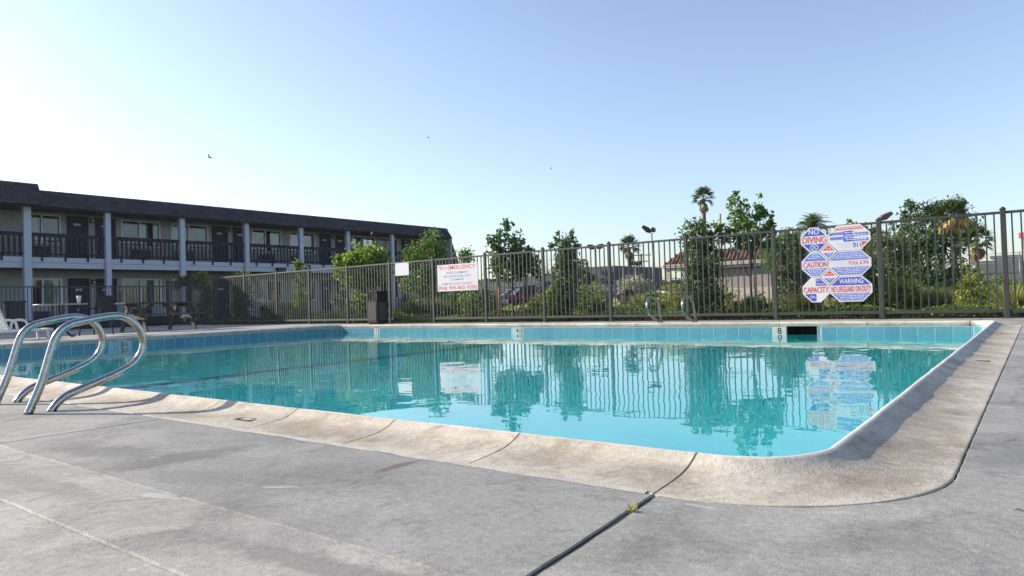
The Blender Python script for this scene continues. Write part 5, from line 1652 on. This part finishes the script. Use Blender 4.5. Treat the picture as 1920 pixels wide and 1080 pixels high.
gw = thing('warehouse_building', 'long flat roofed grey block wall building behind the parked cars', 'building', (-36, 50, 0))
obj('wall', MB().box(-46, -32.6, 49.5, 58, 0, 2.6), M['grey_block'], gw)
obj('wall', MB().box(-32.6, -28.9, 52.6, 62, 0, 3.25), M['grey_panel'], gw)
obj('shadow_gap', MB().box(-32.62, -32.3, 52.0, 52.6, 0, 3.2), M['shopdark'], gw)
for k in range(9):
    obj('pilaster', MB().box(-45.2 + k * 1.5, -45.05 + k * 1.5, 49.42, 49.5, 0, 2.62), M['grey_panel'], gw)
obj('awning', MB().box(-32.6, -28.8, 51.6, 52.6, 1.42, 1.50), M['galv'], gw)
bw = thing('boundary_wall', 'low plain grey boundary wall left of the red roofed building', 'wall', (-26.5, 57, 0))
obj('wall_panel', MB().box(-29.5, -22.5, 57.0, 57.25, 0, 1.85), M['grey_warm'], bw)
obj('wall_cap', MB().box(-29.55, -22.45, 56.96, 57.29, 1.85, 1.93), M['grey_block'], bw)
rw = thing('storage_building', 'low grey flat roofed building at the far right', 'building', (-3, 56, 0))
obj('wall', MB().box(-9.5, -3.4, 55.5, 62, 0, 1.75), M['grey_warm'], rw)
obj('wall', MB().box(-3.4, -0.9, 55.0, 62, 0, 2.15), M['grey_block'], rw)
obj('wall', MB().box(-0.9, 9, 56.0, 62, 0, 1.55), M['grey_warm'], rw)
obj('roof_unit', MB().box(-0.3, 1.2, 57, 58, 1.55, 2.05), M['galv'], rw)
fw = thing('white_building', 'distant pale building peeking over the far right wall', 'building', (0, 90, 0))
obj('wall', MB().box(-4.0, 14, 90, 98, 0, 3.4), M['white_sign'], fw)
obj('roof', MB().box(-4.2, 14.2, 89.8, 98.2, 3.4, 3.7), M['grey_warm'], fw)

# chain link fences
def wire_fence(label, x0, y0, x1, y1, h, n, rails):
    t = thing('wire_fence', label, 'fence', ((x0 + x1) / 2, (y0 + y1) / 2, 0), 'thin wire fences in the distance')
    for k in range(n + 1):
        px, py = x0 + (x1 - x0) * k / n, y0 + (y1 - y0) * k / n
        obj('post', MB().tube([(px, py, 0), (px, py, h + 0.05)], 0.03, 6), M['galv'], t)
    for z in rails:
        obj('rail', MB().tube([(x0, y0, z), (x1, y1, z)], 0.018, 6), M['galv'], t)
    return t
wire_fence('thin wire fence in front of the distant palm', -28.5, 40.5, -19.0, 48.5, 2.62, 4, (2.62, 1.75))
wire_fence('thin wire fence before the far right wall', -6.0, 54.0, 4.0, 54.0, 2.55, 4, (2.55, 1.95))

# ------------------------------------------------------------------ lamp poles, utility pole
def pole_lamp(label, x, y, h, heads, d, group='flood lamps on poles'):
    t = thing('flood_lamp', label, 'lamp post', (x, y, 0), group)
    obj('pole', MB().tube([(x, y, 0), (x, y, h)], [0.06, 0.045], 8), M['galv'], t)
    for (a, el, L, m_) in heads:
        hx = math.cos(a) * math.cos(el); hy = math.sin(a) * math.cos(el); hz = math.sin(el)
        p = Vector((x, y, h)); q = p + Vector((hx, hy, hz)) * L
        b = p + Vector((hx, hy, hz)) * 0.06
        hh = MB()
        e1 = Vector((-math.sin(a), math.cos(a), 0)); e2 = Vector((hx, hy, hz)).cross(e1)
        vs = []
        for c, w, tk in ((b, 0.08, 0.07), (b.lerp(q, 0.4), 0.21, 0.17), (q, 0.22, 0.09)):
            for i, j in ((-1, -1), (1, -1), (1, 1), (-1, 1)):
                vs.append(c + e1 * (w * i) + e2 * (tk * j))
        fs = [(3, 2, 1, 0), (8, 9, 10, 11)]
        for s_ in (0, 4):
            fs += [(s_ + i, s_ + (i + 1) % 4, s_ + 4 + (i + 1) % 4, s_ + 4 + i) for i in range(4)]
        hh.add(vs, fs)
        obj('lamp_head', hh, M[m_], t)
    return t
pole_lamp('twin headed flood lamp on a thin pole over the fence', -19.87, 41.3, 4.62, ((R(205), R(38), 0.72, 'lamp_head'), (R(20), R(60), 0.36, 'lamp_brown')), 45)
pole_lamp('twin flood lamp in the distance, just under the fence rail', -24.3, 41.7, 3.95, ((R(215), R(18), 0.6, 'lamp_head'), (R(25), R(20), 0.6, 'lamp_head')), 48)
pole_lamp('brown flood lamp head above the thick fence post', -7.28, 44.4, 4.42, ((R(38), R(30), 0.85, 'lamp_brown'),), 45)
pole_lamp('small dark twin flood lamp beside the distant palm trunk', -23.1, 45.2, 2.75, ((R(200), R(50), 0.4, 'lamp_head'), (R(40), R(35), 0.45, 'lamp_head')), 50)
up_ = thing('utility_pole', 'wooden utility pole with crossarms far behind the fence', 'utility pole', (-40.95, 81.8, 0))
obj('pole', MB().tube([(-40.95, 81.8, 0), (-40.95, 81.8, 6.1)], 0.13, 8), M['bark'], up_)
for z, L in ((5.9, 1.3), (5.1, 0.95), (2.2, 1.0)):
    obj('crossarm', MB().bar((-40.95 - L * 0.8, 81.8 - L * 0.6, z), (-40.95 + L * 0.8, 81.8 + L * 0.6, z), 0.09, 0.11), M['bark'], up_)
ps = thing('roadside_sign', 'far pink red sign panel on a pole at the right edge', 'sign', (-0.95, 60, 0))
obj('pole', MB().tube([(-0.85, 60.1, 0), (-0.85, 60.1, 4.0)], 0.03, 8), M['galv'], ps)
obj('panel', MB().box(-1.12, -0.58, 59.9, 60.0, 3.75, 4.15, 0.02), M['pink_sign'], ps)

# round trash barrel on the grass
tbx, tby = -11.33, 21.5
br = thing('trash_barrel', 'round dark trash barrel on the grass behind the fence', 'trash bin', (tbx, tby, 0))
obj('barrel', MB().lathe([(0.20, 0.0), (0.24, 0.06), (0.25, 0.55), (0.235, 0.60)], (tbx, tby), 18), M['bin'], br)
obj('lid', MB().lathe([(0.25, 0.60), (0.25, 0.64), (0.17, 0.74), (0.05, 0.78)], (tbx, tby), 18), M['bin'], br)

# ------------------------------------------------------------------ parked cars
def car(label, x, y, rz, paint_, L=4.4, H=1.45, suv=False, bumper=False):
    t = thing('parked_car', label, 'car', (0, 0, 0), 'cars parked behind the trees')
    W = 0.88
    zb, zw = 0.28, 0.88 if not suv else 1.0
    sil = [(-L / 2, zb + 0.08), (-L / 2 + 0.02, zw - 0.05), (-L / 2 + 0.12, zw), (L / 2 - 1.2, zw), (L / 2 - 0.15, zw - 0.14), (L / 2, zb + 0.22), (L / 2 - 0.04, zb), (-L / 2 + 0.06, zb)]
    mb = MB()
    bm = bmesh.new()
    vsl = [bm.verts.new((px, -W, pz)) for px, pz in sil]
    fce = bm.faces.new(vsl)
    ex = bmesh.ops.extrude_face_region(bm, geom=[fce])
    bmesh.ops.translate(bm, vec=(0, 2 * W, 0), verts=[g for g in ex['geom'] if isinstance(g, bmesh.types.BMVert)])
    bmesh.ops.recalc_face_normals(bm, faces=bm.faces)
    bmesh.ops.bevel(bm, geom=bm.edges[:], offset=0.06, segments=2, affect='EDGES')
    mb.addbm(bm, True)
    obj('body', mb, M[paint_], t)
    cab = [(-L / 2 + (0.10 if suv else 0.55), zw), (-L / 2 + (0.28 if suv else 1.1), H), (L / 2 - 2.15, H), (L / 2 - 1.25, zw)]
    obj('cabin_glass', MB().add([(px, sy_ * (W - 0.06 if pz == zw else W - 0.20), pz) for sy_ in (-1, 1) for px, pz in cab], [(3, 2, 1, 0), (4, 5, 6, 7), (0, 1, 5, 4), (1, 2, 6, 5), (2, 3, 7, 6)]), M['car_glass'], t)
    rb_ = MB().add([(px, sy_ * (W - 0.19), pz) for sy_ in (-1, 1) for px, pz in ((cab[1][0] - 0.04, H), (cab[1][0] + 0.1, H + 0.05), (cab[2][0] - 0.1, H + 0.05), (cab[2][0] + 0.04, H))], [(3, 2, 1, 0), (4, 5, 6, 7), (0, 1, 5, 4), (1, 2, 6, 5), (2, 3, 7, 6), (3, 0, 4, 7)])
    rfo = obj('roof', rb_, M[paint_], t)
    for sy_ in (-1, 1):
        for a, b in ((0, 1), (3, 2)):
            obj('pillar', MB().bar((cab[a][0], sy_ * (W - 0.05), zw), (cab[b][0], sy_ * (W - 0.19), H), 0.07, 0.09), M[paint_], rfo)
        for px in (-L / 2 + 0.85, L / 2 - 0.85):
            wh = obj('wheel', MB().tube([(px, sy_ * (W - 0.16), 0.32), (px, sy_ * (W + 0.02), 0.32)], 0.32, 16, smooth=False), M['rubber'], t)
            obj('rim', MB().tube([(px, sy_ * (W + 0.021), 0.32), (px, sy_ * (W + 0.035), 0.32)], 0.19, 12, smooth=False), M['galv'], wh)
        obj('tail_lamp', MB().box(-L / 2 - 0.015, -L / 2 + 0.06, sy_ * 0.70 - 0.13, sy_ * 0.70 + 0.13, zw - 0.28, zw - 0.10, 0.01), M['tail'], t)
        obj('headlight', MB().box(L / 2 - 0.10, L / 2 + 0.012, sy_ * 0.62 - 0.16, sy_ * 0.62 + 0.16, zw - 0.34, zw - 0.20, 0.01), M['plate'], t)
    if bumper:
        for e in (-1, 1):
            obj('bumper', MB().box(e * L / 2 - 0.07, e * L / 2 + 0.07, -W - 0.01, W + 0.01, 0.34, 0.60, 0.04), M['car_white'], t)
    t.location = (x, y, 0)
    t.rotation_euler = (0, 0, rz)
    return t
car('red car with a white bumper parked by the grey building', -25.6, 36.3, R(55), 'car_red', H=1.40, bumper=True)
car('dark blue sport utility car parked beside the red car', -22.9, 36.2, R(58), 'car_dark', L=4.7, H=1.55, suv=True)
car('silver car at the left end of the parked cars', -29.6, 40.3, R(50), 'car_silver', H=1.30)
car('dark car half hidden under the grey awning', -26.0, 46.0, R(-10), 'car_dark', L=4.8, H=1.5, suv=True)
car('dark blue car between the columns of the red roofed building', -20.3, 47.5, R(8), 'car_dark', L=4.3, H=1.5, suv=True)

# ------------------------------------------------------------------ birds in the sky
def bird(label, p, span, heading, flap):
    t = thing('bird', label, 'bird', p, 'birds in flight')
    mb = MB().tube([(-0.20 * span, 0, 0), (-0.10 * span, 0, 0.01 * span), (0.05 * span, 0, 0.01 * span), (0.17 * span, 0, 0.02 * span), (0.24 * span, 0, 0.01 * span)],
                   [0.012 * span, 0.04 * span, 0.055 * span, 0.035 * span, 0.004 * span], 8)
    link('body', mb.mesh('body', M['bird']), t)
    for s_ in (-1, 1):
        w = MB().add([(0.08 * span, s_ * 0.03 * span, 0.02 * span), (-0.06 * span, s_ * 0.03 * span, 0.02 * span), (-0.05 * span, s_ * 0.26 * span, (0.02 + 0.14 * flap) * span), (0.10 * span, s_ * 0.26 * span, (0.02 + 0.14 * flap) * span), (-0.10 * span, s_ * 0.5 * span, (0.02 + 0.18 * flap) * span)],
                     [(0, 1, 2, 3), (3, 2, 4)])
        link('wing', w.mesh('wing', M['bird'], fixn=False), t)
    link('tail', MB().add([(-0.18 * span, 0.01 * span, 0), (-0.18 * span, -0.01 * span, 0), (-0.32 * span, -0.05 * span, 0), (-0.32 * span, 0.05 * span, 0)], [(0, 1, 2, 3)]).mesh('tail', M['bird'], fixn=False), t)
    t.rotation_euler = (R(18), R(-8), heading)
    return t
bird('largest of three dark birds, low in the bright sky above the motel', (-11.306, 6.427, 3.129), 0.20, R(200), 0.8)
bird('tiny bird high in the middle of the sky', (-17.298, 18.122, 6.456), 0.24, R(20), 0.5)
bird('tiny bird in the pale sky right above the tall young tree', (-16.605, 24.933, 6.127), 0.20, R(220), 1.0)

# ------------------------------------------------------------------ small things on the deck
wd = thing('weed', 'small yellow green weed growing in the dark deck joint', 'weed', (-0.784, 1.472, 0))
rw_ = random.Random(4)
wm = MB()
for k in range(26):
    a = rw_.uniform(0, 2 * PI); L = rw_.uniform(0.010, 0.026); el = rw_.uniform(0.2, 1.2)
    d = Vector((math.cos(a) * math.cos(el), math.sin(a) * math.cos(el), math.sin(el)))
    s_ = Vector((-math.sin(a), math.cos(a), 0)) * 0.003
    o_ = Vector((-0.785 + rw_.uniform(-.008, .008), 1.472 + rw_.uniform(-.016, .016), -0.004))
    wm.add([o_ - s_ * .3, o_ + d * L * 0.6 - s_, o_ + d * L, o_ + d * L * 0.6 + s_], [(0, 1, 2, 3)])
obj('leaves', wm, M['leaf_straw'], wd, fixn=False)
lf = thing('dead_leaf', 'small brown dead leaf lying on the deck at the right edge', 'leaf', (-0.055, 1.905, 0))
obj('blade', MB().add([(-0.066, 1.902, 0.003), (-0.058, 1.899, 0.007), (-0.045, 1.905, 0.002), (-0.056, 1.908, 0.006)], [(0, 1, 2, 3)]), M['palm_dead'], lf, fixn=False)
# small cast slot in a coping stone, and a dark score on the right hand one
sl = MB()
for a, b, c, d in ((-2.90, -2.79, 1.735, 1.741), (-2.90, -2.79, 1.775, 1.781), (-2.90, -2.893, 1.741, 1.775), (-2.797, -2.79, 1.741, 1.775)):
    sl.box(a, b, c, d, 0.004, 0.0125)
tag(obj('cast_slot', sl, M['joint'], pool_coping))
tag(obj('score_line', MB().bar((-0.39, 5.48, 0.012), (-0.28, 5.52, 0.009), 0.012, 0.006), M['joint'], pool_coping))

# ------------------------------------------------------------------ thin morning haze
hz = NT('haze')
vol = hz.n('VolumePrincipled', ins={'Color': (0.93, 0.95, 1.0, 1), 'Density': 0.00025, 'Anisotropy': 0.3})
hz.link(vol.outputs[0], hz.out.inputs['Volume'])
tag(obj('haze', MB().box(-300, 260, -60, 420, -4.0, 11.5), hz.mat), kind='stuff')
